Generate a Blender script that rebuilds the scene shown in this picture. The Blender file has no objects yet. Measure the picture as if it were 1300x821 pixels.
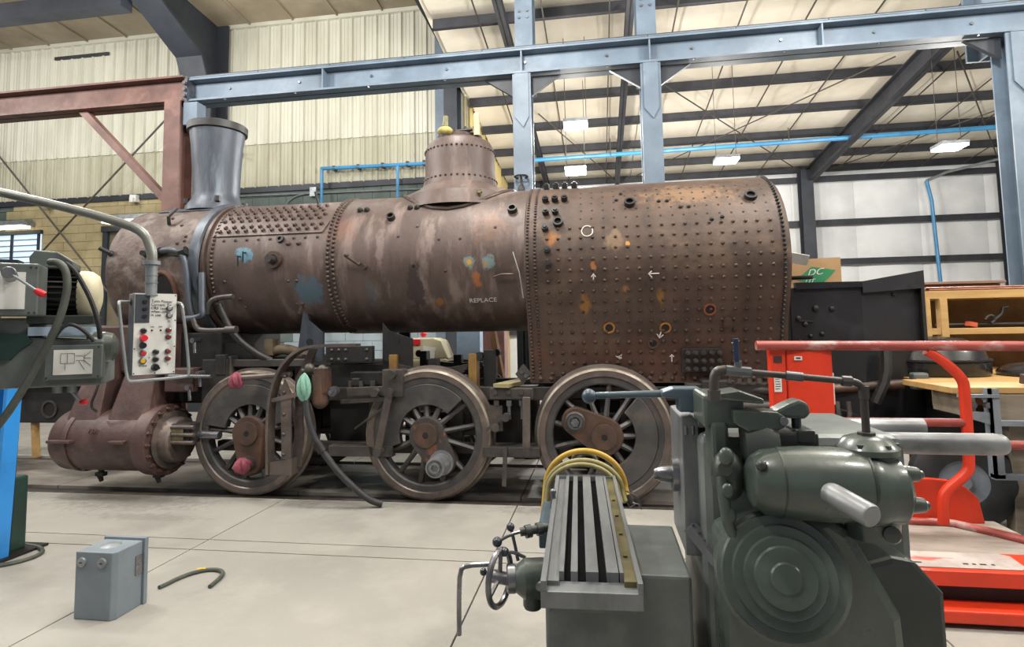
import bpy, bmesh, math, random
from mathutils import Vector, Matrix, Euler
random.seed(7)
S = bpy.context.scene
COL = S.collection
PI = math.pi

# ------------------------------------------------------------------ camera
CAM_POS = Vector((0.0, -5.7724, 1.7017))
YAW, PITCH, ROLL = 0.1504, 0.0755, -0.0172
fw = Vector((-math.sin(YAW)*math.cos(PITCH), math.cos(YAW)*math.cos(PITCH), math.sin(PITCH)))
r0 = Vector((math.cos(YAW), math.sin(YAW), 0)); u0 = r0.cross(fw)
rt = math.cos(ROLL)*r0 + math.sin(ROLL)*u0
up = -math.sin(ROLL)*r0 + math.cos(ROLL)*u0
cd = bpy.data.cameras.new('camera'); cam = bpy.data.objects.new('camera', cd); COL.objects.link(cam)
cam.matrix_world = Matrix(((rt.x, up.x, -fw.x, CAM_POS.x), (rt.y, up.y, -fw.y, CAM_POS.y),
                           (rt.z, up.z, -fw.z, CAM_POS.z), (0, 0, 0, 1)))
cd.sensor_width = 36.0; cd.lens = 730.0/1300.0*36.0; cd.shift_y = -45.5/1300.0
cd.clip_start = 0.05; cd.clip_end = 200
S.camera = cam

# ------------------------------------------------------------------ world, exposure, overhead lamps
w = bpy.data.worlds.new('hall_ambient'); S.world = w; w.use_nodes = True
w.node_tree.nodes['Background'].inputs[0].default_value = (0.93, 0.96, 1.0, 1)
w.node_tree.nodes['Background'].inputs[1].default_value = 0.24
S.view_settings.view_transform = 'Standard'; S.view_settings.look = 'None'
S.view_settings.gamma = 1.0; S.view_settings.use_curve_mapping = False
S.view_settings.exposure = 0.0
def lamp(x, y, z, sx, sy, power, color=(1, 0.97, 0.92), kind='AREA'):
    l = bpy.data.lights.new('overhead_light', kind); l.energy = power; l.color = color
    if kind == 'AREA': l.shape = 'RECTANGLE'; l.size = sx; l.size_y = sy
    else: l.shadow_soft_size = sx
    o = bpy.data.objects.new('overhead_light', l); o.location = (x, y, z); COL.objects.link(o)
# unseen point lamps added to brighten hall and roof; visible fixtures under the annexe roof
for lx in (-11.5, -6.5, -1.5, 3.5, 8.5):
    for ly, pw in ((-4.8, 520), (-.9, 680)):
        lamp(lx, ly, 6.3, .35, .35, pw, kind='POINT')
for lx in (-13.5, -9.0, -5.0):
    lamp(lx, 3.2, 7.4, .4, .4, 300, (1, 0.98, 0.93), kind='POINT')
LIGHT_SPOTS = [(-0.35, 5.01, 5.58), (-0.43, 6.64, 5.13), (2.69, 6.49, 5.14), (6.57, 5.9, 4.98)]

# ------------------------------------------------------------------ helpers
def lin(h):
    h = h.lstrip('#'); o = []
    for i in (0, 2, 4):
        v = int(h[i:i+2], 16)/255.0
        o.append(v/12.92 if v <= 0.04045 else ((v+0.055)/1.055)**2.4)
    return (o[0], o[1], o[2], 1.0)

def M(name, c1, c2=None, rough=0.55, metal=0.0, scale=4.0, stretch=(1, 1, 1), lo=0.35, hi=0.68, bump=0.0, bscale=30.0,
      c3=None, scale3=1.3, lo3=0.5, hi3=0.7, stretch3=None, patches=(), emit=None, rvar=0.12, coat=0.0, spec=None, alpha=None):
    m = bpy.data.materials.new(name); m.use_nodes = True
    nt = m.node_tree; N = nt.nodes; L = nt.links
    b = N['Principled BSDF']
    b.inputs['Roughness'].default_value = rough; b.inputs['Metallic'].default_value = metal
    b.inputs['Coat Weight'].default_value = coat
    if spec is not None: b.inputs['Specular IOR Level'].default_value = spec
    a1 = lin(c1)
    if emit:
        b.inputs['Emission Color'].default_value = lin(c1); b.inputs['Emission Strength'].default_value = emit
    if c2 is None:
        b.inputs['Base Color'].default_value = a1; return m
    geo = N.new('ShaderNodeNewGeometry')
    def noise(sc, st, det=7.0, ro=0.6):
        mp = N.new('ShaderNodeMapping'); mp.inputs['Scale'].default_value = st
        L.new(geo.outputs['Position'], mp.inputs['Vector'])
        n = N.new('ShaderNodeTexNoise'); n.inputs['Scale'].default_value = sc
        n.inputs['Detail'].default_value = det; n.inputs['Roughness'].default_value = ro
        L.new(mp.outputs[0], n.inputs['Vector']); return n
    def rng(src, a, z):
        r = N.new('ShaderNodeMapRange'); r.inputs['From Min'].default_value = a; r.inputs['From Max'].default_value = z
        r.interpolation_type = 'SMOOTHSTEP'; L.new(src, r.inputs['Value']); return r.outputs['Result']
    def mix(f, a, bcol):
        x = N.new('ShaderNodeMix'); x.data_type = 'RGBA'
        L.new(f, x.inputs['Factor'])
        if isinstance(a, tuple): x.inputs['A'].default_value = a
        else: L.new(a, x.inputs['A'])
        x.inputs['B'].default_value = bcol
        return x.outputs['Result']
    n1 = noise(scale, stretch)
    col = mix(rng(n1.outputs['Fac'], lo, hi), a1, lin(c2))
    if c3:
        n3 = noise(scale3, stretch3 or stretch)
        col = mix(rng(n3.outputs['Fac'], lo3, hi3), col, lin(c3))
    if patches:
        nz = noise(13.0, (1, 1, .6), 6.0, .7)
        for (cx, cy, cz), (rx, ry, rz), pc, soft, amt in patches:
            mp = N.new('ShaderNodeVectorMath'); mp.operation = 'SUBTRACT'; mp.inputs[1].default_value = (cx, cy, cz)
            L.new(geo.outputs['Position'], mp.inputs[0])
            dv = N.new('ShaderNodeVectorMath'); dv.operation = 'DIVIDE'; dv.inputs[1].default_value = (rx, ry, rz)
            L.new(mp.outputs[0], dv.inputs[0])
            ln = N.new('ShaderNodeVectorMath'); ln.operation = 'LENGTH'; L.new(dv.outputs[0], ln.inputs[0])
            ad = N.new('ShaderNodeMath'); ad.operation = 'MULTIPLY_ADD'; ad.inputs[1].default_value = 2.4
            L.new(nz.outputs['Fac'], ad.inputs[0]); L.new(ln.outputs['Value'], ad.inputs[2])
            r = N.new('ShaderNodeMapRange'); r.interpolation_type = 'SMOOTHSTEP'
            r.inputs['From Min'].default_value = 2.1 - soft*.9; r.inputs['From Max'].default_value = 2.1
            r.inputs['To Min'].default_value = amt; r.inputs['To Max'].default_value = 0.0
            L.new(ad.outputs[0], r.inputs['Value'])
            col = mix(r.outputs['Result'], col, lin(pc))
    L.new(col, b.inputs['Base Color'])
    rr = N.new('ShaderNodeMapRange'); rr.inputs['To Min'].default_value = max(0.05, rough-rvar); rr.inputs['To Max'].default_value = min(1, rough+rvar)
    L.new(n1.outputs['Fac'], rr.inputs['Value']); L.new(rr.outputs['Result'], b.inputs['Roughness'])
    if bump > 0:
        nb = noise(bscale, (1, 1, 1), 5.0)
        bp = N.new('ShaderNodeBump'); bp.inputs['Strength'].default_value = bump; bp.inputs['Distance'].default_value = 0.02
        L.new(nb.outputs['Fac'], bp.inputs['Height']); L.new(bp.outputs['Normal'], b.inputs['Normal'])
    return m

WL = {}
def basis(axis):
    a = Vector(axis).normalized()
    t = Vector((0, 0, 1)) if abs(a.z) < 0.9 else Vector((1, 0, 0))
    u = a.cross(t).normalized(); v = a.cross(u).normalized()
    return a, u, v

class MB:
    def __init__(s): s.v = []; s.f = []
    def add(s, vs, fs):
        k = len(s.v); s.v += [Vector(p) for p in vs]; s.f += [tuple(i+k for i in f) for f in fs]; return s
    def box(s, x0, x1, y0, y1, z0, z1, M4=None):
        vs = [Vector((x, y, z)) for x in (x0, x1) for y in (y0, y1) for z in (z0, z1)]
        if M4: vs = [M4 @ p for p in vs]
        return s.add(vs, [(0, 1, 3, 2), (4, 6, 7, 5), (0, 4, 5, 1), (2, 3, 7, 6), (0, 2, 6, 4), (1, 5, 7, 3)])
    def obox(s, c, size, rot=(0, 0, 0)):
        m = Matrix.Translation(Vector(c)) @ Euler(rot).to_matrix().to_4x4()
        a, b, d = (q/2 for q in size)
        return s.box(-a, a, -b, b, -d, d, m)
    def bar(s, p, q, w, h, upv=(0, 0, 1)):
        p = Vector(p); q = Vector(q); a = (q-p).normalized(); u = Vector(upv)
        sd = a.cross(u)
        if sd.length < 1e-4: sd = a.cross(Vector((0, 1, 0)))
        sd.normalize(); u = sd.cross(a).normalized()
        vs = [e + sd*i*w/2 + u*j*h/2 for e in (p, q) for i, j in ((-1, -1), (1, -1), (1, 1), (-1, 1))]
        return s.add(vs, [(3, 2, 1, 0), (4, 5, 6, 7), (0, 1, 5, 4), (1, 2, 6, 5), (2, 3, 7, 6), (3, 0, 4, 7)])
    def cyl(s, p, q, r, r2=None, n=16, cap=True):
        p = Vector(p); q = Vector(q); r2 = r if r2 is None else r2
        a, u, v = basis(q-p)
        vs = []
        for e, rr in ((p, r), (q, r2)):
            vs += [e + (u*math.cos(2*PI*i/n) + v*math.sin(2*PI*i/n))*rr for i in range(n)]
        fs = [(i, (i+1) % n, n+(i+1) % n, n+i) for i in range(n)]
        if cap: fs += [tuple(range(n-1, -1, -1)), tuple(range(n, 2*n))]
        return s.add(vs, fs)
    def lathe(s, prof, o, axis, n=32, a0=0.0, a1=2*PI, closed=False):
        o = Vector(o); a, u, v = basis(axis); full = abs(a1-a0-2*PI) < 1e-6
        k = n if full else n+1; vs = []; fs = []
        for r, h in prof:
            for i in range(k):
                t = a0 + (a1-a0)*i/n
                vs.append(o + a*h + (u*math.cos(t)+v*math.sin(t))*r)
        P = len(prof)
        for j in range(P if closed else P-1):
            j2 = (j+1) % P
            for i in range(n):
                i2 = (i+1) % k
                fs.append((j*k+i, j*k+i2, j2*k+i2, j2*k+i))
        return s.add(vs, fs)
    def tube(s, pts, r, n=8, smooth=0, closed=False):
        pts = [Vector(p) for p in pts]
        for _ in range(smooth):
            q = [] if closed else [pts[0]]
            L = len(pts)
            for i in range(L if closed else L-1):
                a, b = pts[i], pts[(i+1) % L]; q += [a.lerp(b, .25), a.lerp(b, .75)]
            if not closed: q.append(pts[-1])
            pts = q
        L = len(pts); vs = []; fs = []; pu = None
        for i, p in enumerate(pts):
            if closed: d = pts[(i+1) % L]-pts[i-1]
            else: d = pts[min(i+1, L-1)]-pts[max(i-1, 0)]
            d.normalize()
            if pu is None: _, pu, _ = basis(d)
            u = (pu - d*pu.dot(d)).normalized(); v = d.cross(u); pu = u
            rr = r[i] if isinstance(r, (list, tuple)) else r
            vs += [p + (u*math.cos(2*PI*k/n)+v*math.sin(2*PI*k/n))*rr for k in range(n)]
        for i in range(L if closed else L-1):
            j = (i+1) % L
            fs += [(i*n+k, i*n+(k+1) % n, j*n+(k+1) % n, j*n+k) for k in range(n)]
        if not closed: fs += [tuple(range(n-1, -1, -1)), tuple(range((L-1)*n, L*n))]
        return s.add(vs, fs)
    def prism(s, poly, plane, d0, d1):
        def mk(a, b, d):
            return {'xz': (a, d, b), 'xy': (a, b, d), 'yz': (d, a, b)}[plane]
        n = len(poly)
        vs = [mk(a, b, d0) for a, b in poly] + [mk(a, b, d1) for a, b in poly]
        return s.add(vs, [tuple(range(n)), tuple(range(2*n-1, n-1, -1))] + [(i, n+i, n+(i+1) % n, (i+1) % n) for i in range(n)])
    def ball(s, c, r, n=12, m=8, sc=(1, 1, 1)):
        c = Vector(c); vs = []; fs = []
        for j in range(1, m):
            t = PI*j/m
            for i in range(n):
                q = 2*PI*i/n
                vs.append(c + Vector((math.sin(t)*math.cos(q)*sc[0], math.sin(t)*math.sin(q)*sc[1], math.cos(t)*sc[2]))*r)
        vs += [c+Vector((0, 0, r*sc[2])), c-Vector((0, 0, r*sc[2]))]; T = len(vs)-2
        for j in range(m-2):
            fs += [(j*n+i, (j+1)*n+i, (j+1)*n+(i+1) % n, j*n+(i+1) % n) for i in range(n)]
        fs += [(T, i, (i+1) % n) for i in range(n)] + [(T+1, (m-2)*n+(i+1) % n, (m-2)*n+i) for i in range(n)]
        return s.add(vs, fs)
    def rivet(s, p, nrm, r=0.016, h=0.012, n=6):
        p = Vector(p); a, u, v = basis(nrm); vs = []
        for rr, hh in ((1.0, -0.15), (0.85, 0.6), (0.4, 1.0)):
            vs += [p + a*h*hh + (u*math.cos(2*PI*i/n)+v*math.sin(2*PI*i/n))*r*rr for i in range(n)]
        fs = [(k*n+i, k*n+(i+1) % n, (k+1)*n+(i+1) % n, (k+1)*n+i) for k in range(2) for i in range(n)]
        fs.append(tuple(range(2*n, 3*n)))
        return s.add(vs, fs)
    def hexbolt(s, p, nrm, r=0.02, h=0.02):
        p = Vector(p); a = Vector(nrm).normalized()
        return s.cyl(p - a*0.005, p + a*h, r, n=6)
    def build(s, name, mat, parent=None, smooth=40, bevel=0.0, kind=None, label=None, seg=2):
        bb0 = Vector((min(p.x for p in s.v), min(p.y for p in s.v), min(p.z for p in s.v)))
        bb1 = Vector((max(p.x for p in s.v), max(p.y for p in s.v), max(p.z for p in s.v)))
        o0 = Vector(((bb0.x+bb1.x)/2, (bb0.y+bb1.y)/2, bb0.z))
        me = bpy.data.meshes.new(name)
        me.from_pydata([p-o0 for p in s.v], [], s.f)
        bm = bmesh.new(); bm.from_mesh(me); bmesh.ops.recalc_face_normals(bm, faces=bm.faces); bm.to_mesh(me); bm.free()
        if smooth:
            me.polygons.foreach_set('use_smooth', [True]*len(me.polygons)); me.set_sharp_from_angle(angle=math.radians(smooth))
        me.materials.append(mat)
        ob = bpy.data.objects.new(name, me); COL.objects.link(ob)
        if parent is not None:
            ob.parent = parent; ob.location = o0 - WL[parent.name]
        else: ob.location = o0
        WL[ob.name] = o0
        if bevel > 0:
            bv = ob.modifiers.new('edge_round', 'BEVEL'); bv.width = bevel; bv.segments = seg; bv.limit_method = 'ANGLE'
            bv.angle_limit = math.radians(40)
        if kind: ob['kind'] = kind
        if label: ob['label'] = label
        return ob

def thing(name, loc, label, cat, group=None):
    o = bpy.data.objects.new(name, None); COL.objects.link(o); o.location = loc; o.empty_display_size = 0.1
    WL[o.name] = Vector(loc); o['label'] = label; o['category'] = cat
    if group: o['group'] = group
    return o
def tag(o, label, cat, group=None):
    o['label'] = label; o['category'] = cat
    if group: o['group'] = group
    return o
def dup(root, loc, label=None, rotz=None):
    r = root.copy(); COL.objects.link(r); r.location = loc; WL[r.name] = Vector(loc)
    if rotz is not None: r.rotation_euler = (0, 0, rotz)
    if label: r['label'] = label
    for ch in list(root.children):
        c = ch.copy(); COL.objects.link(c); c.parent = r
        for g in list(ch.children):
            d = g.copy(); COL.objects.link(d); d.parent = c
    return r
def text(name, body, size, origin, xdir, ydir, mat, parent, depth=0.001, align='LEFT'):
    cu = bpy.data.curves.new(name, 'FONT'); cu.body = body; cu.size = size; cu.extrude = depth; cu.align_x = align
    t = bpy.data.objects.new(name, cu); COL.objects.link(t)
    dg = bpy.context.evaluated_depsgraph_get()
    me = bpy.data.meshes.new_from_object(t.evaluated_get(dg))
    bpy.data.objects.remove(t); bpy.data.curves.remove(cu)
    x = Vector(xdir).normalized(); y = Vector(ydir).normalized(); z = x.cross(y)
    me.transform(Matrix(((x.x, y.x, z.x, 0), (x.y, y.y, z.y, 0), (x.z, y.z, z.z, 0), (0, 0, 0, 1))))
    me.materials.clear(); me.materials.append(mat)
    o = bpy.data.objects.new(name, me); COL.objects.link(o); o.parent = parent
    o.location = Vector(origin) - WL[parent.name]; WL[o.name] = Vector(origin)
    return o

# ------------------------------------------------------------------ materials
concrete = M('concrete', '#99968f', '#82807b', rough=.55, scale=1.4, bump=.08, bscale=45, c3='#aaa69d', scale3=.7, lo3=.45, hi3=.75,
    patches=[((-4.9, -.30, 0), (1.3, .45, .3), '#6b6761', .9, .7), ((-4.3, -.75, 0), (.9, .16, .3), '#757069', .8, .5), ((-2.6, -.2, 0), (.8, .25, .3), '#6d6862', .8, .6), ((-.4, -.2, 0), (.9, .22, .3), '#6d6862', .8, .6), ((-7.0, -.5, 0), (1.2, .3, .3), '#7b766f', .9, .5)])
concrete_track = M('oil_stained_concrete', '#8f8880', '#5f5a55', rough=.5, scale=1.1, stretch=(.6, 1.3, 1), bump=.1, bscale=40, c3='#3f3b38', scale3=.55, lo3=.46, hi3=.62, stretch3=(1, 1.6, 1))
groove = M('groove_dark', '#2c2826', '#1c1a19', rough=.8)
railsteel = M('rail_steel', '#6a5f58', '#4a423d', rough=.4, metal=.6, scale=6)
MBOIL = []
barrel_m = M('barrel_rust', '#574843', '#453833', rough=.5, metal=.15, scale=2.2, stretch=(1.4, 1, .55), bump=.12, bscale=26,
    c3='#776862', scale3=2.6, lo3=.5, hi3=.7, stretch3=(1.8, 1, .45), spec=.55,
    patches=[((-3.87, .02, 2.60), (.13, .3, .11), '#4f7a8b', .3, .9),
             ((-3.15, .10, 2.16), (.20, .3, .22), '#465c6a', .35, .95),
             ((-1.92, .10, 2.17), (.13, .3, .32), '#35292a', .35, .9),
             ((-2.42, .12, 2.14), (.10, .3, .22), '#4c5a60', .7, .45),
             ((-1.32, .03, 2.42), (.09, .2, .085), '#7c8a86', .45, .8), ((-1.13, .03, 2.41), (.085, .2, .085), '#6f8688', .45, .8),
             ((-1.32, .03, 2.42), (.035, .1, .035), '#c98f2c', .3, .9), ((-1.15, .03, 2.40), (.03, .1, .04), '#a8732c', .3, .8),
             ((-1.25, .08, 2.24), (.07, .2, .11), '#a8622f', .5, .7),
             ((-1.69, .17, 2.03), (.05, .2, .07), '#8d5a26', .5, .7),
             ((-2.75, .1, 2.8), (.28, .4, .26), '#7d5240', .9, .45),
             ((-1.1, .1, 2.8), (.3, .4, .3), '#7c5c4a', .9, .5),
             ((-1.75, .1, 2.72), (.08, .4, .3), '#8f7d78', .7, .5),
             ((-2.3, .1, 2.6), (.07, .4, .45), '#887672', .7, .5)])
firebox_m = M('firebox_rust', '#524138', '#392c26', rough=.55, metal=.12, scale=2.6, stretch=(1, 1, .6), bump=.2, bscale=24,
    c3='#695646', scale3=2.0, lo3=.5, hi3=.72, stretch3=(.6, 1, 1.1), spec=.5,
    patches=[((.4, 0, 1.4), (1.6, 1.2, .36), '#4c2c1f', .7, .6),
             ((-.45, -.05, 2.62), (.09, .3, .12), '#9a622e', .7, .75), ((-.04, -.1, 2.32), (.045, .2, .07), '#a8672c', .5, .8),
             ((-.14, .02, 1.94), (.07, .3, .14), '#8f6228', .6, .75), ((.60, 0, 2.01), (.055, .3, .14), '#8f6428', .6, .75),
             ((.26, -.1, 2.10), (.05, .2, .05), '#a06b31', .6, .8), ((.29, -.1, 2.54), (.03, .2, .03), '#c58a30', .5, .9),
             ((.16, -.1, 2.6), (.13, .3, .14), '#8c7458', .7, .6), ((.9, .2, 3.05), (.7, .5, .2), '#85694f', .9, .7),
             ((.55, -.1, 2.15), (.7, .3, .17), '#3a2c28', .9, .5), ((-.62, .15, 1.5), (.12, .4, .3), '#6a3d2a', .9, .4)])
rivet_m = M('rivet_rust', '#4c3b34', '#382c27', rough=.5, metal=.2, scale=8)
stay_m = M('staybolt_rust', '#57443a', '#352822', rough=.5, metal=.2, scale=3)
smoke_m = M('smokebox_rust', '#55463f', '#40322c', rough=.6, metal=.1, scale=5.5, lo=.42, hi=.6, bump=.6, bscale=11, c3='#6d635e', scale3=4.5, lo3=.48, hi3=.68,
    patches=[((-4.95, .75, 3.32), (.55, .65, .13), '#66747c', .6, .9)])
stack_m = M('stack_blue_grey', '#4a5059', '#363b43', rough=.45, metal=.3, scale=5, stretch=(1.5, 1.5, .25), c3='#6b7580', scale3=3.5, lo3=.52, hi3=.75)
black_m = M('locomotive_black', '#211f1f', '#161515', rough=.5, scale=7, bump=.1, c3='#2d2a28', scale3=3)
black2_m = M('sooty_black', '#171616', '#0f0e0e', rough=.6, scale=5)
dkgrey_m = M('frame_steel', '#4a4644', '#353230', rough=.45, metal=.3, scale=6, c3='#5d544e', scale3=3)
wheel_m = M('wheel_grey', '#4d4b4b', '#3b3a3b', rough=.5, metal=.25, scale=4, c3='#5d5752', scale3=3, bump=.08)
tyre_m = M('tyre_brown_steel', '#675d58', '#524a46', rough=.42, metal=.4, scale=4, c3='#7a6d66', scale3=3)
tread_m = M('tread_polished', '#8d8376', '#72695f', rough=.48, metal=.4, scale=6)
hub_m = M('hub_rust', '#59443b', '#43372f', rough=.5, metal=.3, scale=5, c3='#684a39', scale3=6)
hubdark_m = M('hub_grey', '#4a4543', '#3a3635', rough=.5, metal=.3, scale=5, c3='#7b5140', scale3=5, lo3=.55, hi3=.62)
steel_m = M('bright_steel', '#85858a', '#63656a', rough=.3, metal=.8, scale=8)
brown_m = M('cylinder_brown', '#4f3a37', '#3e2d2b', rough=.5, metal=.1, scale=4, bump=.2, bscale=18, c3='#604a46', scale3=3)
oxide_m = M('red_oxide_beam', '#5f4139', '#4d342e', rough=.55, scale=3, c3='#6f5048', scale3=2)
bluesteel_m = M('blue_grey_paint', '#627180', '#576573', rough=.5, scale=2, c3='#707f8d', scale3=1.5)
darksteel_m = M('dark_frame_paint', '#2b2f37', '#22262d', rough=.55, scale=2)
purlin_m = M('purlin_dark', '#33343a', '#28292e', rough=.6, scale=3)
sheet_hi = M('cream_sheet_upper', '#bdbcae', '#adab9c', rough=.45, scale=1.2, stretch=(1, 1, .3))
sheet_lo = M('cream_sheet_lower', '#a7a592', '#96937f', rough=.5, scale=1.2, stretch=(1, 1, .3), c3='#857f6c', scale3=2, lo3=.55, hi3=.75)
sheet_yel = M('yellow_sheet', '#b3a26c', '#a08f5a', rough=.5, scale=1.5, stretch=(1, 1, .3))
block_tan = M('block_tan', '#b1a37d', '#a0926d', rough=.8, scale=2, bump=.2, bscale=40)
block_green = M('block_green_grey', '#5c6863', '#4f5a56', rough=.75, scale=2, bump=.2, bscale=40)
block_pale = M('block_pale_blue_grey', '#8d9a9f', '#7e8b91', rough=.7, scale=2, bump=.2, bscale=40)
mortar_m = M('mortar', '#8a8577', '#77735f', rough=.9)
ceil_m = M('ceiling_liner', '#8f8470', '#7d725f', rough=.6, scale=.9, c3='#6b6055', scale3=.5)
insul_m = M('roof_insulation', '#e8e0d0', '#dbd2c0', rough=.65, scale=1.2, bump=.12, bscale=2.5)
insulw_m = M('wall_insulation', '#e2e3e2', '#d2d3d2', rough=.65, scale=1.0, bump=.12, bscale=2.0)
strap_m = M('strap_dark', '#4a443e', '#3b3631', rough=.6)
bluepipe_m = M('blue_pipe', '#3f86b4', '#34749f', rough=.4, scale=3)
galv_m = M('galvanised', '#9aa0a3', '#82888b', rough=.4, metal=.5, scale=9)
lampglow_m = M('lamp_glow', '#f4f6ff', emit=9.0)
lampwarm_m = M('tube_glow', '#fff4d8', emit=4.0)
white_m = M('white_plate', '#dcdcd8', '#cfcfca', rough=.45, scale=6)
mach_m = M('machine_green_grey', '#48514c', '#39423d', rough=.3, scale=4, coat=.3, c3='#57605a', scale3=3, bump=.05)
machdk_m = M('machine_dark_green', '#343a37', '#282d2b', rough=.4, scale=5, coat=.15)
machgrey_m = M('machine_grey', '#5e6462', '#505654', rough=.42, scale=4, c3='#707674', scale3=3)
castiron_m = M('ground_iron', '#7b7e80', '#66696b', rough=.4, metal=.35, scale=5, stretch=(3, .5, 1))
slot_m = M('slot_dark', '#151616', '#0e0e0f', rough=.95, spec=.05)
brass_m = M('brass_strip', '#77704f', '#58533c', rough=.4, metal=.4, scale=9)
bluegrey_mach = M('lever_blue_grey', '#52626c', '#43525c', rough=.35, metal=.2, scale=6)
ramgrey_m = M('ram_grey', '#8f9294', '#77797b', rough=.4, metal=.35, scale=5, stretch=(.6, 1, 1), c3='#4e4f50', scale3=1.8, lo3=.55, hi3=.72)
red_m = M('lift_red', '#d6391c', '#c33418', rough=.38, scale=3, c3='#8f2c1c', scale3=4, lo3=.66, hi3=.76)
redworn_m = M('rail_worn_red', '#9c4740', '#83352f', rough=.42, scale=6, stretch=(.5, 1, 1), c3='#a88480', scale3=7, lo3=.5, hi3=.62)
ply_m = M('dusty_plywood', '#938980', '#7d736a', rough=.75, scale=6, stretch=(.6, 2, 1), c3='#8c6f60', scale3=3, lo3=.58, hi3=.75)
wood_m = M('pine', '#b9965f', '#a58350', rough=.6, scale=3, stretch=(.4, 3, 3))
woodin_m = M('plywood_back', '#8a6b45', '#77592f', rough=.65, scale=3)
woodgrey_m = M('weathered_timber', '#8b8273', '#75695a', rough=.7, scale=3, stretch=(.4, 3, 3))
card_m = M('cardboard', '#b08e66', '#a58259', rough=.8, scale=4)
green_m = M('logo_green', '#2f8a5c', '#287a50', rough=.6)
tank_m = M('tank_black', '#1d1e22', '#151619', rough=.42, scale=2, bump=.15, bscale=8, c3='#27282d', scale3=2.5)
gloss_black = M('gloss_black', '#1f2024', '#17181b', rough=.28, coat=.1)
rubber_m = M('rubber_hose', '#2e2e30', '#242426', rough=.6, scale=8)
hosegrey_m = M('grey_hose', '#4c5049', '#3d413b', rough=.55, scale=8)
conduit_m = M('painted_conduit', '#7f817b', '#6c6e69', rough=.4, metal=.3, scale=5)
yellowhose_m = M('yellow_hose', '#b89436', '#9c7c2c', rough=.5, scale=6)
olivehose_m = M('olive_hose', '#8c8458', '#736c46', rough=.55, scale=6)
bluepost_m = M('bright_blue', '#2f86d0', '#2877bd', rough=.4, scale=3)
deepgreen_m = M('deep_green', '#1f3a33', '#182d28', rough=.4, scale=4)
ragpink_m = M('rag_pink', '#8f4656', '#753844', rough=.85, scale=12)
raggreen_m = M('rag_green', '#7fae9c', '#69927f', rough=.85, scale=12)
black_btn = M('button_black', '#1b1b1d', rough=.35)
red_btn = M('button_red', '#cf2230', rough=.3)
yel_btn = M('button_yellow', '#d8a81e', rough=.3)
maroon_btn = M('button_maroon', '#7c2a22', rough=.3)
ink_m = M('ink', '#22201f', rough=.7)
chalk_m = M('chalk', '#c9c4be', rough=.9)
ebox_m = M('electrical_grey', '#78828a', '#6c767e', rough=.45, scale=3)
beige_m = M('beige_enamel', '#bdb79c', '#aaa489', rough=.5, scale=3)
springyel_m = M('hanger_yellow', '#8b6a37', '#75572c', rough=.5, scale=6)
copper_m = M('copper_tube', '#8a5a45', '#6e4636', rough=.4, metal=.5, scale=8)
winglow_m = M('window_daylight', '#b9d4ee', emit=1.1)

# ================================================================== SETTING
def rects(xs, ys): return [(a, b, c, d) for a, b in zip(xs, xs[1:]) for c, d in zip(ys, ys[1:])]
m = MB(); m.box(-18, 17, -9, 13.2, -.2, -.035); floor = m.build('floor', groove, kind='structure')
xs = [-18, -13, -9.2, -6.3, -3.3, -.85, 1.8, 5, 10, 17]
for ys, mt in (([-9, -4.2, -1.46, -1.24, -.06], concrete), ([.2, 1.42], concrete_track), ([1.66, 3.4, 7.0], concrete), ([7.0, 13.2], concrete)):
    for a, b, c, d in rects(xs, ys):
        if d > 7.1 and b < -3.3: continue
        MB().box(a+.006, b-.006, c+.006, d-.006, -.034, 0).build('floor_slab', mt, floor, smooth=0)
for y0 in (-.05, 1.43):
    mm = MB(); yy = y0+.06
    mm.prism([(yy-.045, -.03), (yy-.045, -.007), (yy+.03, -.007), (yy+.03, -.015), (yy+.01, -.02), (yy+.01, -.03)], 'yz', -16, 9)
    o = mm.build('track_rail', railsteel, smooth=0)
    tag(o, 'steel rail set flush in the concrete under the %s' % ('wheels facing the camera' if y0 < 0 else 'hidden wheels on the far side'), 'rail', 'track rails in the floor')

# back wall: block lower part, ribbed sheets above
WY = 7.0
m = MB(); m.box(-18, -2.95, WY+.06, WY+.3, 0, 9.6); wall_back = m.build('wall_back', mortar_m, kind='structure', smooth=0)
BW, BH = .44, .22
blk = {}
restg = MB(); n_blocks = 0
rows = int(5.28/BH)
for r_ in range(rows):
    z0 = r_*BH
    for c_ in range(int(15.0/BW)+1):
        x0 = -18 + c_*BW + (BW/2 if r_ % 2 else 0)
        if x0+BW > -2.95: continue
        tan = x0 < -9.5
        vis = (tan and x0 > -15.5 and z0 > 2.0) or (not tan and z0 > 4.2) or (not tan and x0 > -7.5 and .9 < z0 < 1.9)
        if vis and n_blocks < 296:
            key = tan if z0 > 2 else 2
            if key not in blk:
                mm = MB(); mm.box(0, BW-.008, 0, .1, 0, BH-.008)
                o = mm.build('block', block_tan if tan else (block_pale if key == 2 else block_green), wall_back, smooth=0); blk[key] = o
                base = o.location - Vector(((BW-.008)/2, .05, 0))
            else:
                o = blk[key].copy(); COL.objects.link(o)
            o.location = Vector((x0+(BW-.008)/2, WY+.02+random.uniform(-.004, .004)+.03, z0)) - WL['wall_back']
            n_blocks += 1
        else:
            restg.box(x0, x0+BW-.014, WY+.02, WY+.1, z0, z0+BH-.014)
restg.build('block_course', block_green, wall_back, smooth=0, kind='stuff')
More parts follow.
